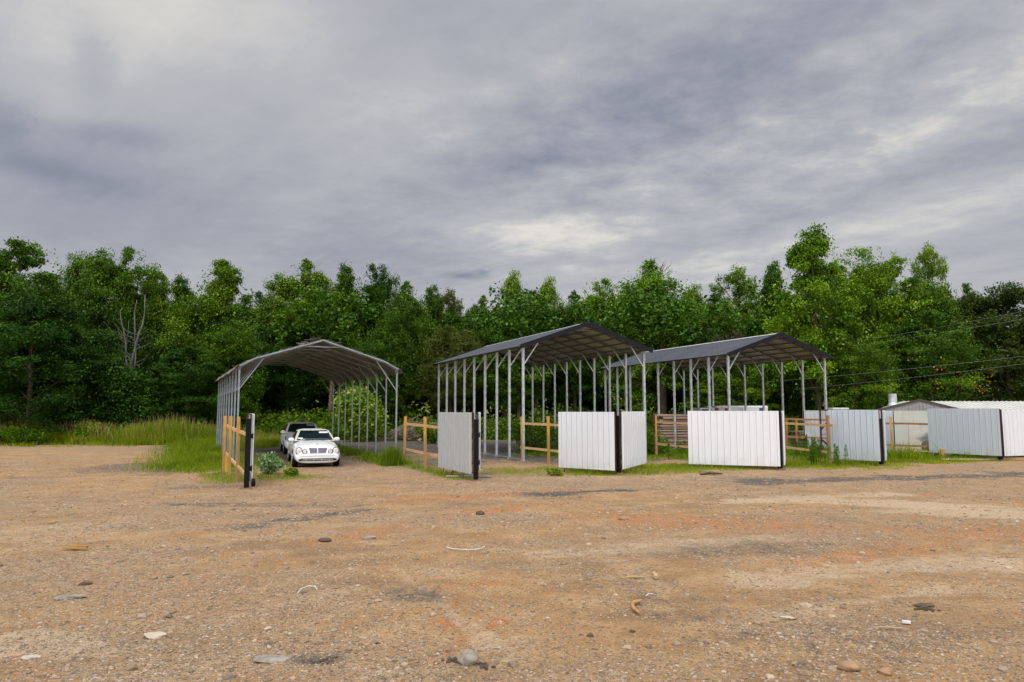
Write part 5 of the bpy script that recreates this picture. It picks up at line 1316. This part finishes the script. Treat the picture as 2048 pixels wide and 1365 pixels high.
def bush(px, py_bot, Y, w, h, mat, tint, label, name='bush', n=150, per=26, lsz=.07, seed=1, stems=10, cat='bush'):
    p = at(px, 820, Y); t = thing(name, (p.x, Y, gz(p.x, Y)), 0, label, cat); g = np.random.default_rng(seed)
    d = g.normal(size=(n, 3)); d /= np.linalg.norm(d, axis=1)[:, None]; r = g.uniform(.35, 1, n)[:, None] ** .5
    P = d * r * np.array([w / 2, w / 2, h / 2]) + np.array([0, 0, h * .52]); P[:, 0] += .12 * w * np.sin(P[:, 2] * 5 / h)
    C = np.repeat(P, per, 0) + g.normal(size=(n * per, 3)) * .07 * (w + h) / 2; C = C[C[:, 2] > .02]
    V, F = leaf_quads(C, lsz, g); me = mesh_np('foliage', V, F, M[mat], g.uniform(0, 1, len(F))); o = link(bpy.data.objects.new('foliage', me), t); o.color = (*tint, 1)
    mb = MB()
    for k in range(stems):
        q = Vector(P[g.integers(n)]); mb.tube([(0, 0, 0), q * .5 + Vector((0, 0, .05 * h)), q], [.018 * h, .012 * h, .004 * h], 5, cap=False)
    mb.build('stems', M['bark'], t); return t
bush(718, 880, 49.5, 2.9, 3.4, 'leaf_weed', (1.25, 1.3, 1.1), 'bright green leafy bush seen through the right legs of the weathered low carport', n=230, per=30, lsz=.13, seed=3)
bush(541, 965, 24.3, .80, .66, 'leaf_silver', (.95, 1.0, .85), 'silvery green bush left of the nearest car', n=70, per=22, lsz=.042, seed=4)
bush(98, 870, 49.0, 4.6, 3.0, 'leaf_olive', (.8, 1.1, .8), 'low dark tree with pinkish blossom among the weeds on the left', n=260, per=30, lsz=.09, seed=5)
cluster_mesh('blossom', [(random.uniform(-1.9, 1.9), -1.0 - random.uniform(0, .9), random.uniform(1.2, 2.5)) for _ in range(60)], 9, .08, .05, 'leaf_pink', bpy.data.objects['bush.002'], 8)['kind'] = 'stuff'
bush(865, 870, 46.5, 1.9, 1.2, 'leaf_weed', (.7, .9, .9), 'round green bush behind the gravel near the narrow ribbed panel', n=90, lsz=.08, seed=6)
bush(1068, 912, 36.5, 2.6, 1.5, 'leaf_weed', (.55, .75, .7), 'dark green weedy bush under the middle carport', n=150, lsz=.06, seed=7)
bush(1302, 890, 34.6, 1.6, 1.2, 'leaf_weed', (.75, .9, .8), 'leafy weeds right of the turned back white ribbed gate', n=110, lsz=.05, seed=8)
bush(60, 905, 45.2, 3.0, 1.0, 'leaf_weed', (1.15, 1.4, 1), 'broad leafy weed clump at the left edge of the yard', n=260, lsz=.05, seed=9)
bush(185, 890, 46.5, 2.2, 1.2, 'leaf_weed', (1.2, 1.3, .9), 'leafy weed clump left of the tall grass mound', n=130, lsz=.07, seed=10)
bush(585, 960, 23.6, .45, .25, 'leaf_weed', (1, 1, 1), 'small bright weed on the gravel in front of the nearest car', n=30, lsz=.035, seed=11)
bush(1108, 955, 23.6, .5, .22, 'leaf_weed', (1.1, 1, .9), 'small weed at the foot of the angled left white panel', n=30, lsz=.03, seed=12)

bush(262, 872, 50.2, 4.4, 5.0, 'leaf', (.30, .40, .34), 'dark leafy shrub in front of the foot of the pale forked dead trunk', n=420, per=40, lsz=.10, seed=31, cat='shrub')
def stem_weed(px, Y, h, label, seed, tint=(1, 1, 1), n=6, w=.25):
    p = at(px, 820, Y); t = thing('tall_weed', (p.x, Y, gz(p.x, Y)), 0, label, 'weed'); g = np.random.default_rng(seed); mb = MB(); C = []
    for k in range(n):
        b = g.normal(0, w * .5, 2); hh = h * g.uniform(.55, 1.0) if k else h; tip = b + g.normal(0, .06, 2)
        mb.tube([(b[0], b[1], 0), (b[0], b[1], hh * .5), (tip[0], tip[1], hh)], [.009, .007, .003], 5, cap=False)
        z = g.uniform(.12, 1, 110) ** .8; sw = .11 * (1.15 - z); a = g.uniform(0, 6.28, 110)
        C.append(np.stack([b[0] + (tip[0] - b[0]) * z + np.cos(a) * sw, b[1] + np.sin(a) * sw, z * hh], 1))
    mb.build('stems', M['leaf_weed'], t); C = np.concatenate(C); V, F = leaf_quads(C, .045, g, aspect=.3); me = mesh_np('leaves', V, F, M['leaf_weed'], g.uniform(0, .8, len(F)))
    o = link(bpy.data.objects.new('leaves', me), t); o.color = (*tint, 1); return t
stem_weed(1622, 28.4, 1.08, 'tallest leafy weed left of the smaller galvanised panel', 1, (.8, .95, .9), 8)
stem_weed(1634, 29.3, .95, 'slender weed just behind the tallest leafy weed', 2, (.65, .85, .9))
stem_weed(1666, 27.4, .85, 'pale slender weed in front of the smaller galvanised panel', 3, (.9, 1.1, 1.1))
stem_weed(1600, 33, 1.0, 'bushy weed in front of the low grey board stack', 4, (.6, .8, .8), 9, .5)
stem_weed(1342, 31.6, .8, 'slim weed in front of the high pink board stack', 5, (.8, .9, .8), 4, .5)
stem_weed(1370, 33.4, .7, 'slim weed just left of the widest white panel', 6, (.8, .9, .8), 3)

# brush pile
def brush_pile():
    b = at(800, 882, 50.0); t = thing('brush_pile', (b.x, 50.0, 0), 0, 'pile of bare dead branches between the weathered low carport and the narrow ribbed panel', 'brush pile'); g = random.Random(9); mb = MB()
    for k in range(120):
        a = Vector((g.uniform(-.8, 2.0), g.uniform(-.6, .8), g.uniform(.1, .7))); L = g.uniform(1.0, 3.2); an = g.uniform(.25, .75)
        d = Vector((math.cos(an) * L, g.uniform(-.4, .4), math.sin(an) * L * .72)); m = a + d * .5 + Vector((0, 0, g.uniform(0, .25)))
        mb.tube([a, m, a + d], [.028, .018, .006], 4, cap=False)
    for k in range(30):
        a = Vector((g.uniform(-1.5, 2.5), g.uniform(-.6, .6), g.uniform(.05, .5))); an = g.uniform(-.3, 3.4); L = g.uniform(.6, 1.8)
        mb.tube([a, a + Vector((math.cos(an) * L, g.uniform(-.3, .3), abs(math.sin(an)) * L * .4))], [.03, .008], 4, cap=False)
    mb.build('twigs', M['twig'], t)
    l = MB(); l.tube([(1.4, -.9, .02), (1.9, -.7, .5), (2.5, -.6, .95)], [.12, .11, .09], 9); l.tube([(1.8, -.72, .42), (2.6, -.9, .9)], [.06, .03], 7); l.build('log', M['bark_pale'], t)
brush_pile()

# grass as blades
def blades(name, X, Y, H, wd, mat, label, seed, tint=(1, 1, 1), lean=.35, cat='grass', base=None, tone=(0, 1)):
    g = np.random.default_rng(seed); n = len(X); a = g.uniform(0, 6.28, n); b = g.uniform(0, 6.28, n)
    Z = terrain(X, Y) - .01; s = np.stack([np.cos(a), np.sin(a), np.zeros(n)], 1) * (wd * g.uniform(.6, 1.3, n) / 2)[:, None]
    l = np.stack([np.cos(b), np.sin(b), np.zeros(n)], 1) * (H * g.uniform(0, lean, n))[:, None]; P = np.stack([X, Y, Z], 1); up = np.zeros((n, 3)); up[:, 2] = H
    V = np.stack([P - s, P + s, P + s * .75 + l * .35 + up * .55, P - s * .75 + l * .35 + up * .55, P + l + up * .97 + s * .12, P + l + up * .97 - s * .12], 1).reshape(-1, 3)
    i = np.arange(n) * 6; F = np.concatenate([np.stack([i, i + 1, i + 2, i + 3], 1), np.stack([i + 3, i + 2, i + 4, i + 5], 1)])
    r = g.uniform(*tone, n) * .6 + .4 * vnoise(X * .9, Y * .9, seed); me = mesh_np(name, V, F, M[mat], np.concatenate([r, r])); o = link(bpy.data.objects.new(name, me)); o.color = (*tint, 1)
    return tag(o, label, cat, kind='stuff')
g = np.random.default_rng(31)
# tall grass mound at the far left of the yard
n = 26000; x = g.uniform(-27, -13.6, n); y = g.uniform(41, 47.5, n)
hm = 1.0 * np.exp(-((x + 21.0) / 4.2) ** 2) + .55 * vnoise(x * .6, y * .5, 3) + .25
edge = 44.2 + 1.5 * (vnoise(x * .4, x * 0, 5) - .5) - np.clip((x + 17.5), 0, 4) * 1.1
k = (y > edge); hm = hm * np.clip((y - edge) / 1.6 + .35, 0, 1); x, y, hm = x[k], y[k], hm[k]
blades('tall_grass', x, y, hm * g.uniform(.55, 1.05, len(x)), .035, 'grass', 'mound of tall green grass behind the left side of the yard', 32, (1.0, 1.0, .9), .45)
k = g.uniform(0, 1, len(x)) < .05; xs_, ys_, hs_ = x[k], y[k], hm[k]
blades('seed_heads', xs_, ys_, hs_ * 1.22, .03, 'grass_dry', 'pale seed heads standing above the tall green grass', 33, (1, 1, 1), .3)
n = 42000; x = g.uniform(-38, -23, n); y = g.uniform(43.5, 48.5, n); k = y > 44.6 + vnoise(x * .4, x * 0, 6); x, y = x[k], y[k]
blades('weedy_grass', x, y, (.35 + .8 * vnoise(x * .5, y * .4, 8)) * g.uniform(.4, 1.1, len(x)), .045, 'grass', 'ragged weedy grass at the far left of the yard', 34, (1.25, 1.2, .9), .7)
n = 900; x = g.uniform(-36, -25.5, n); y = g.uniform(45.5, 48, n); blades('dry_grass', x, y, 1.2 + .75 * vnoise(x * .5, y, 9) * g.uniform(.6, 1.1, n), .05, 'grass_dry', 'tan dry seed heads above the weeds at the far left', 35, (1.1, 1.0, .9), .35)
# strip of grass along the left legs of the weathered carport
n = 17000; t_ = g.uniform(0, 1, n); x = -10.4 - 6.6 * t_ + g.normal(0, .85, n) - .8; y = 25.5 + 17.5 * t_ + g.normal(0, .6, n)
blades('carport_grass', x, y, (.15 + .75 * vnoise(x * .8, y * .6, 10)) * g.uniform(.2, 1.0, n) * (.45 + .6 * t_), .022, 'grass', 'rough grass along the left legs of the weathered low carport', 36, (.85, .92, .8), .7)
n = 6000; t_ = g.uniform(0, 1, n); x = -4.6 - 5.4 * t_ + g.normal(0, .3, n); y = 28.3 + 12 * t_ + g.normal(0, .3, n)
kk = vnoise(x * .9, y * .7, 12) > .38; x, y = x[kk], y[kk]; n = len(x)
blades('carport_grass', x, y, (.10 + .42 * vnoise(x * .8, y * .6, 11)) * g.uniform(.3, 1.0, n), .02, 'grass', 'grass along the right legs of the weathered low carport', 37, (.65, .8, .8), .5)
n = 1300; x = -4.6 + g.normal(0, .19, n); y = 28.0 + g.normal(0, .25, n)
blades('grass_clump', x, y, g.uniform(.2, .9, n) * np.exp(-((x + 4.55) / .8) ** 2), .018, 'grass', 'tall grass clump at the front right leg of the weathered low carport', 38, (.65, .8, .7), .6)
# low patchy cover wherever the ground is green
def cover(name, n, x0, x1, y0, y1, hlo, hhi, wd, label, seed, thr=.28, tint=(1, 1, 1)):
    g = np.random.default_rng(seed); x = g.uniform(x0, x1, n); y = g.uniform(y0, y1, n); gr = zones(x, y)[3]
    p = gr + (fbm(x * 1.7, y * 1.7, seed, 4) - .5) * 1.6; k = (p > thr) & (gr > .05); x, y, p = x[k], y[k], p[k]
    h = hlo + (hhi - hlo) * np.clip(p - thr, 0, 1) * g.uniform(.2, 1, len(x)) * (.4 + vnoise(x * 1.1, y * 1.1, seed + 3))
    o = blades(name, x, y, h, wd, 'grass', label, seed, tint, .8)
    a = o.data.attributes['rnd'].data; v = np.zeros(len(a), dtype=np.float32); a.foreach_get('value', v); e = np.clip(1.0 - p, 0, 1); v = v * .75 + .35 * np.concatenate([e, e]); a.foreach_set('value', v.astype(np.float32))
cover('ground_cover', 34000, -12, 4, 20.5, 31, .03, .22, .014, 'thin patchy grass between the leftmost black post and the two angled panels', 41, tint=(1.2, 1.1, .9))
cover('ground_cover', 60000, 2, 24, 23.2, 34, .04, .24, .018, 'patchy grass in front of and between the right hand panels', 42, .22, (1.2, 1.1, .9))
cover('ground_cover', 42000, -2, 22, 31, 48, .08, .55, .030, 'rough grass under and beside the two dark roofed carports', 43, .2, (.7, .9, .8))
n = 9000; x = g.uniform(-34, -12, n); y = 44.4 - np.abs(g.normal(0, 1.5, n)); kk = fbm(x * .8, y * 1.4, 91, 4) > .52 + .03 * (44.4 - y); x, y = x[kk], y[kk]
blades('edge_grass', x, y, g.uniform(.04, .32, len(x)), .025, 'grass', 'thin straggling grass at the far left edge of the gravel', 46, (1.1, 1.1, .9), .9)
n = 260; x = at(1800, 820, 30.8).x + g.normal(0, .55, n); y = 30.9 + g.normal(0, .3, n)
blades('arching_grass', x, y, g.uniform(.3, .9, n), .03, 'grass', 'arching grass tufts in front of the stained cream wall', 44, (1, 1, .9), 1.0)

# ------------------------------------------------------------------ overhead wires
def wire(a, b, Ya, Yb, sag, label):
    A, B = at(a[0], a[1], Ya), at(b[0], b[1], Yb); A2 = A + (A - B) * .55; n = 16; pts = []
    for i in range(n + 1):
        f = i / n; p = A2.lerp(B, f); p.z -= sag * 4 * f * (1 - f) * .3; pts.append(p - A2)
    o = MB().tube(pts, .0045, 5).build('power_line', M['wiremat']); o.location = A2
    tag(o, label, 'wire', 'overhead wires on the right')
M['wiremat'] = mat_simple('grey_wire', (.34, .35, .36), .5, .2)
wire((2048, 617), (1648, 693), 40, 50, .6, 'topmost overhead wire crossing the trees on the right')
wire((2048, 632), (1645, 701), 40, 50, .6, 'second overhead wire from the top, just under the topmost one')
wire((2048, 707), (1534, 764), 40, 48, .6, 'third overhead wire, crossing the orange seeded tree')
wire((2048, 722), (1590, 779), 40, 48, .6, 'lowest overhead wire, above the low metal building')

# ------------------------------------------------------------------ stones and litter on the yard
def mat_stone():
    m, t, b = newmat('pebble'); a = t.new('ShaderNodeAttribute', attribute_name='rnd').outputs['Fac']
    r = t.new('ShaderNodeValToRGB'); t.set(r.inputs[0], a); e = r.color_ramp.elements
    e[0].position = 0; e[0].color = (.11, .09, .08, 1); e[1].position = 1; e[1].color = (.47, .38, .29, 1)
    for p, c in ((.25, (.20, .145, .10, 1)), (.45, (.30, .205, .13, 1)), (.6, (.26, .22, .185, 1)), (.8, (.36, .265, .175, 1))): q = e.new(p); q.color = c
    co = t.new('ShaderNodeTexCoord').outputs['Object']
    t.set(b.inputs['Base Color'], t.mix(t.m('MULTIPLY', t.ss(t.noise(co, 60, 4), .4, .7), .4), r.outputs[0], (.30, .22, .15))); b.inputs['Roughness'].default_value = .9; b.inputs['Specular IOR Level'].default_value = .2
    return m
M['stone'] = mat_stone()
def pebbles(name, n, ymin, ymax, smin, smax, seed, label, powr=2.6, thr=.35):
    g = np.random.default_rng(seed); y = ymin + (ymax - ymin) * g.uniform(0, 1, n) ** 1.25; x = g.uniform(-1, 1, n) * (y * .80 + 1.2)
    d = .5 + (fbm(x * .9 + 4, y * .9, 77, 4) - .5) * 1.5 + .25 * g.uniform(-1, 1, n); _, clay, sand, green, grav, _s = zones(x, y); d = d + .12 * grav - .22 * sand
    k = (d > thr + .12); x, y = x[k], y[k]; n = len(x)
    t_ = (1 + 5 ** .5) / 2; iv = np.array([(-1, t_, 0), (1, t_, 0), (-1, -t_, 0), (1, -t_, 0), (0, -1, t_), (0, 1, t_), (0, -1, -t_), (0, 1, -t_), (t_, 0, -1), (t_, 0, 1), (-t_, 0, -1), (-t_, 0, 1)]) / 1.9
    fc = np.array([(0, 11, 5), (0, 5, 1), (0, 1, 7), (0, 7, 10), (0, 10, 11), (1, 5, 9), (5, 11, 4), (11, 10, 2), (10, 7, 6), (7, 1, 8), (3, 9, 4), (3, 4, 2), (3, 2, 6), (3, 6, 8), (3, 8, 9), (4, 9, 5), (2, 4, 11), (6, 2, 10), (8, 6, 7), (9, 8, 1)])
    s = smin + (smax - smin) * g.uniform(0, 1, n) ** powr; V = iv[None] * g.uniform(.72, 1.2, (n, 12, 1)); V = V * np.stack([s * g.uniform(.8, 1.3, n), s * g.uniform(.6, 1.0, n), s * g.uniform(.3, .65, n)], 1)[:, None]
    a = g.uniform(0, 6.28, n); c, s_ = np.cos(a)[:, None], np.sin(a)[:, None]; vx, vy = V[..., 0] * c - V[..., 1] * s_, V[..., 0] * s_ + V[..., 1] * c
    z = terrain(x, y); V = np.stack([vx + x[:, None], vy + y[:, None], V[..., 2] + (z + s * .08)[:, None]], -1).reshape(-1, 3); F = (fc[None] + (np.arange(n) * 12)[:, None, None]).reshape(-1, 3)
    r = np.repeat(np.clip(g.beta(1.6, 1.6, n), 0, 1), 20); me = mesh_np(name, V, F, M['stone'], r); o = link(bpy.data.objects.new(name, me)); tag(o, label, 'gravel', kind='stuff')
pebbles('gravel', 105000, 4.6, 15, .004, .022, 61, 'loose gravel scattered over the dirt yard', 2.5, .35)
pebbles('coarse_gravel', 3000, 4.8, 24, .02, .065, 62, 'larger loose stones scattered over the dirt yard', 3.2, .36)
pebbles('far_gravel', 34000, 13, 32, .012, .040, 63, 'loose gravel farther across the yard towards the panels', 2.6, .36)

def rock(px, py, dims, label, matc, seed, rz=0.0, name='rock', sink=.25, flat=False):
    import bmesh
    g = random.Random(seed); bm = bmesh.new(); bmesh.ops.create_icosphere(bm, subdivisions=3, radius=1); me = bpy.data.meshes.new(name)
    ph = [g.uniform(0, 6) for _ in range(6)]
    for v in bm.verts:
        p = v.co.copy(); k = 1 + .12 * math.sin(p.x * 3 + ph[0]) + .10 * math.sin(p.y * 4 + ph[1]) + .08 * math.sin(p.z * 5 + ph[2] + p.x * 3) + .05 * math.sin(p.x * 9 + p.y * 7 + ph[3])
        if flat: p.z = max(-.5, min(.5, p.z)) * 1.2
        v.co = Vector((p.x * k * dims[0] / 2, p.y * k * dims[1] / 2, p.z * k * dims[2] / 2))
    bm.to_mesh(me); bm.free(); me.materials.append(matc)
    for p in me.polygons: p.use_smooth = not flat
    o = link(bpy.data.objects.new(name, me)); q = gp(px, py); o.location = (q.x, q.y, gz(q.x, q.y) + dims[2] * (.5 - sink)); o.rotation_euler = (g.uniform(-.1, .1), g.uniform(-.1, .1), rz)
    return tag(o, label, 'rock')
rk1 = mat_simple('grey_rock', (.33, .29, .24), .9, 0, .2, 14, .2, bump=.5); rk2 = mat_simple('brown_rock', (.36, .23, .13), .85, 0, .15, 12, .2, bump=.4)
rk3 = mat_simple('pale_concrete', (.50, .42, .33), .9, 0, .1, 20, .2, bump=.4); rk4 = mat_simple('dark_clod', (.13, .095, .07), .95, 0, .2, 20, .2, bump=.6)
rock(935, 1330, (.20, .15, .11), 'grey rock half buried in a dark hollow near the bottom of the yard', rk1, 1)
rock(1698, 1340, (.17, .12, .09), 'rounded brown rock at the lower right of the yard', rk2, 2, sink=.2)
rock(1768, 1345, (.13, .10, .06), 'flatter brown stone right of the rounded brown rock', rk2, 3)
rock(310, 1277, (.21, .13, .05), 'flat pale angular stone at the lower left of the yard', rk3, 4, .2, flat=True)
rock(143, 1197, (.30, .12, .06), 'grey broken slab on the left of the yard', rk1, 5, .25, flat=True)
for _k, (_x, _y, _w) in enumerate([(912, 1328, .10), (962, 1330, .09), (650, 1325, .14), (1850, 1222, .10)]):
    _g = gp(_x, _y); _r = np.random.default_rng(_k); _mb = MB()
    for _ in range(34):
        _a, _b = _r.normal(0, _w * .5, 2); _s = _r.uniform(.007, .018); _mb.box((_a, _b * .6, _s * .3), (_s * 1.6, _s * 1.3, _s), Matrix.Rotation(_r.uniform(0, 3), 3, 'Z') @ Matrix.Rotation(_r.uniform(-.6, .6), 3, 'X'))
    _o = _mb.build('dark_crumbs', rk4); _o.location = (_g.x, _g.y, gz(_g.x, _g.y)); tag(_o, 'dark crumbs of broken earth and tar lying in small heaps on the yard', 'earth', kind='stuff')
rock(545, 1322, (.30, .16, .05), 'smooth grey stone sunk in the dirt near the bottom left', rk1, 6, sink=.35)
rock(62, 1318, (.17, .10, .04), 'whitish flat stone in the bottom left corner', rk3, 7, flat=True)
rock(960, 1030, (.20, .12, .10), 'black clod of earth left of centre on the orange clay', rk4, 8)
rock(650, 1081, (.22, .12, .08), 'dark clod on the gravel below the leftmost black post', rk4, 9)
rock(738, 1076, (.22, .13, .07), 'brown stone right of the dark clod below the leftmost black post', rk1, 10)
rock(1265, 1266, (.06, .04, .03), 'small dark pebble below the orange bent tube', rk4, 11)
rock(1114, 1300, (.05, .04, .03), 'small orange tan pebble right of the half buried rock', rk2, 12)
rock(172, 1168, (.18, .09, .05), 'brown clod behind the grey broken slab', rk4, 13)
rock(1180, 1278, (.07, .05, .035), 'dark lump of earth right of the middle of the near yard', rk4, 14)
rock(1848, 1215, (.22, .09, .035), 'dark earth lump on the right side of the yard', rk4, 15, .1)
rock(1247, 1040, (.20, .12, .09), 'brown clod on the orange clay below the two angled panels', rk2, 16)

def litter(px, py, build, name, mat, label, cat, rz=0.0, z=.015):
    mb = MB(); build(mb); o = mb.build(name, mat, smooth=False); q = gp(px, py); o.location = (q.x, q.y, gz(q.x, q.y) + z); o.rotation_euler = (0, 0, rz); return tag(o, label, cat)
orange = mat_simple('orange_plastic', (.48, .25, .09), .5, 0, .15, 10)
litter(1275, 1218, lambda m: m.tube([(-.02, -.24, .01), (-.06, -.12, .025), (-.055, .02, .03), (.0, .14, .025), (.06, .19, .02)], [.013, .02, .022, .02, .018], 10), 'bent_tube', orange, 'orange bent tube lying on the grey gravel', 'tube')
litter(1292, 1196, lambda m: m.tube([(0, 0, 0), (.04, .04, .015), (.09, .05, .01)], .005, 6), 'wire_end', sticker, 'short white wire end at the top of the orange bent tube', 'wire')
litter(930, 1103, lambda m: m.tube([(-.29, .14, .02), (-.22, .04, .02), (-.1, -.01, .015), (.05, -.02, .01), (.18, .0, .015), (.25, .07, .02), (.29, .16, .03)], .0055, 6), 'white_cable', mat_simple('white_cable_plastic', (.75, .75, .75), .5), 'white curved cable lying on the dirt', 'cable')
litter(612, 1190, lambda m: m.tube([(-.08, -.06, .0), (-.07, .03, .03), (0, .09, .05), (.08, .08, .05), (.12, .03, .02)], .0045, 6), 'white_loop', bpy.data.materials['white_cable_plastic'], 'small white plastic loop on the left half of the yard', 'cable')
litter(1266, 1157, lambda m: m.tube([(-.15, 0, .01), (0, .015, .018), (.16, .03, .012)], [.008, .012, .007], 7), 'stick', mat_simple('pale_stick', (.45, .33, .16), .8), 'thin pale stick left of the short wood chunk', 'stick')
litter(1310, 1157, lambda m: m.tube([(0, -.08, .015), (.005, 0, .03), (-.01, .09, .025)], [.026, .03, .022], 8), 'wood_chunk', mat_simple('split_wood', (.50, .34, .19), .8), 'short upright looking wood chunk beside the pale stick', 'wood')
litter(150, 1103, lambda m: m.box((0, 0, .02), (.34, .05, .025), Matrix.Rotation(.1, 3, 'Z')).box((.03, .03, .045), (.30, .04, .015), Matrix.Rotation(-.08, 3, 'Z')).tube([(0, .02, .03), (.02, .05, .10)], .01, 6), 'bark_strip', mat_simple('yellow_bark', (.45, .26, .07), .8), 'yellowish split bark strip on the left of the yard', 'wood')
litter(103, 1047, lambda m: m.box((0, 0, .01), (.14, .07, .02), Matrix.Rotation(.3, 3, 'Z')), 'wood_chip', bpy.data.materials['yellow_bark'], 'small yellow wood chip behind the bark strip', 'wood')
litter(1575, 1243, lambda m: m.add([(-.07, .02, .01), (.02, -.03, .012), (.08, -.02, .01), (.04, .03, .015), (-.04, .05, .012), (0, .01, .0)], [(0, 1, 2, 3, 4), (4, 3, 5), (3, 2, 5), (2, 1, 5), (1, 0, 5), (0, 4, 5)]), 'wood_chip', mat_simple('cream_chip', (.58, .48, .35), .8), 'cream chip on the right of the grey gravel', 'wood')
litter(1780, 1262, lambda m: m.tube([(-.15, .02, .01), (0, 0, .015), (.16, -.03, .01)], [.005, .008, .005], 6), 'stick', bpy.data.materials['split_wood'], 'thin brown stick lying to the right of the cream chip', 'stick')
litter(1813, 1251, lambda m: m.box((0, 0, .012), (.075, .035, .02), Matrix.Rotation(-.4, 3, 'Z')), 'white_scrap', sticker, 'small white scrap above the thin brown stick', 'litter')
litter(1422, 951, lambda m: m.tube([(-.35, .05, .02), (0, 0, .06), (.4, .1, .03)], [.03, .05, .02], 7), 'dark_branch', M['bark'], 'dark stick lying below the widest white panel', 'stick')
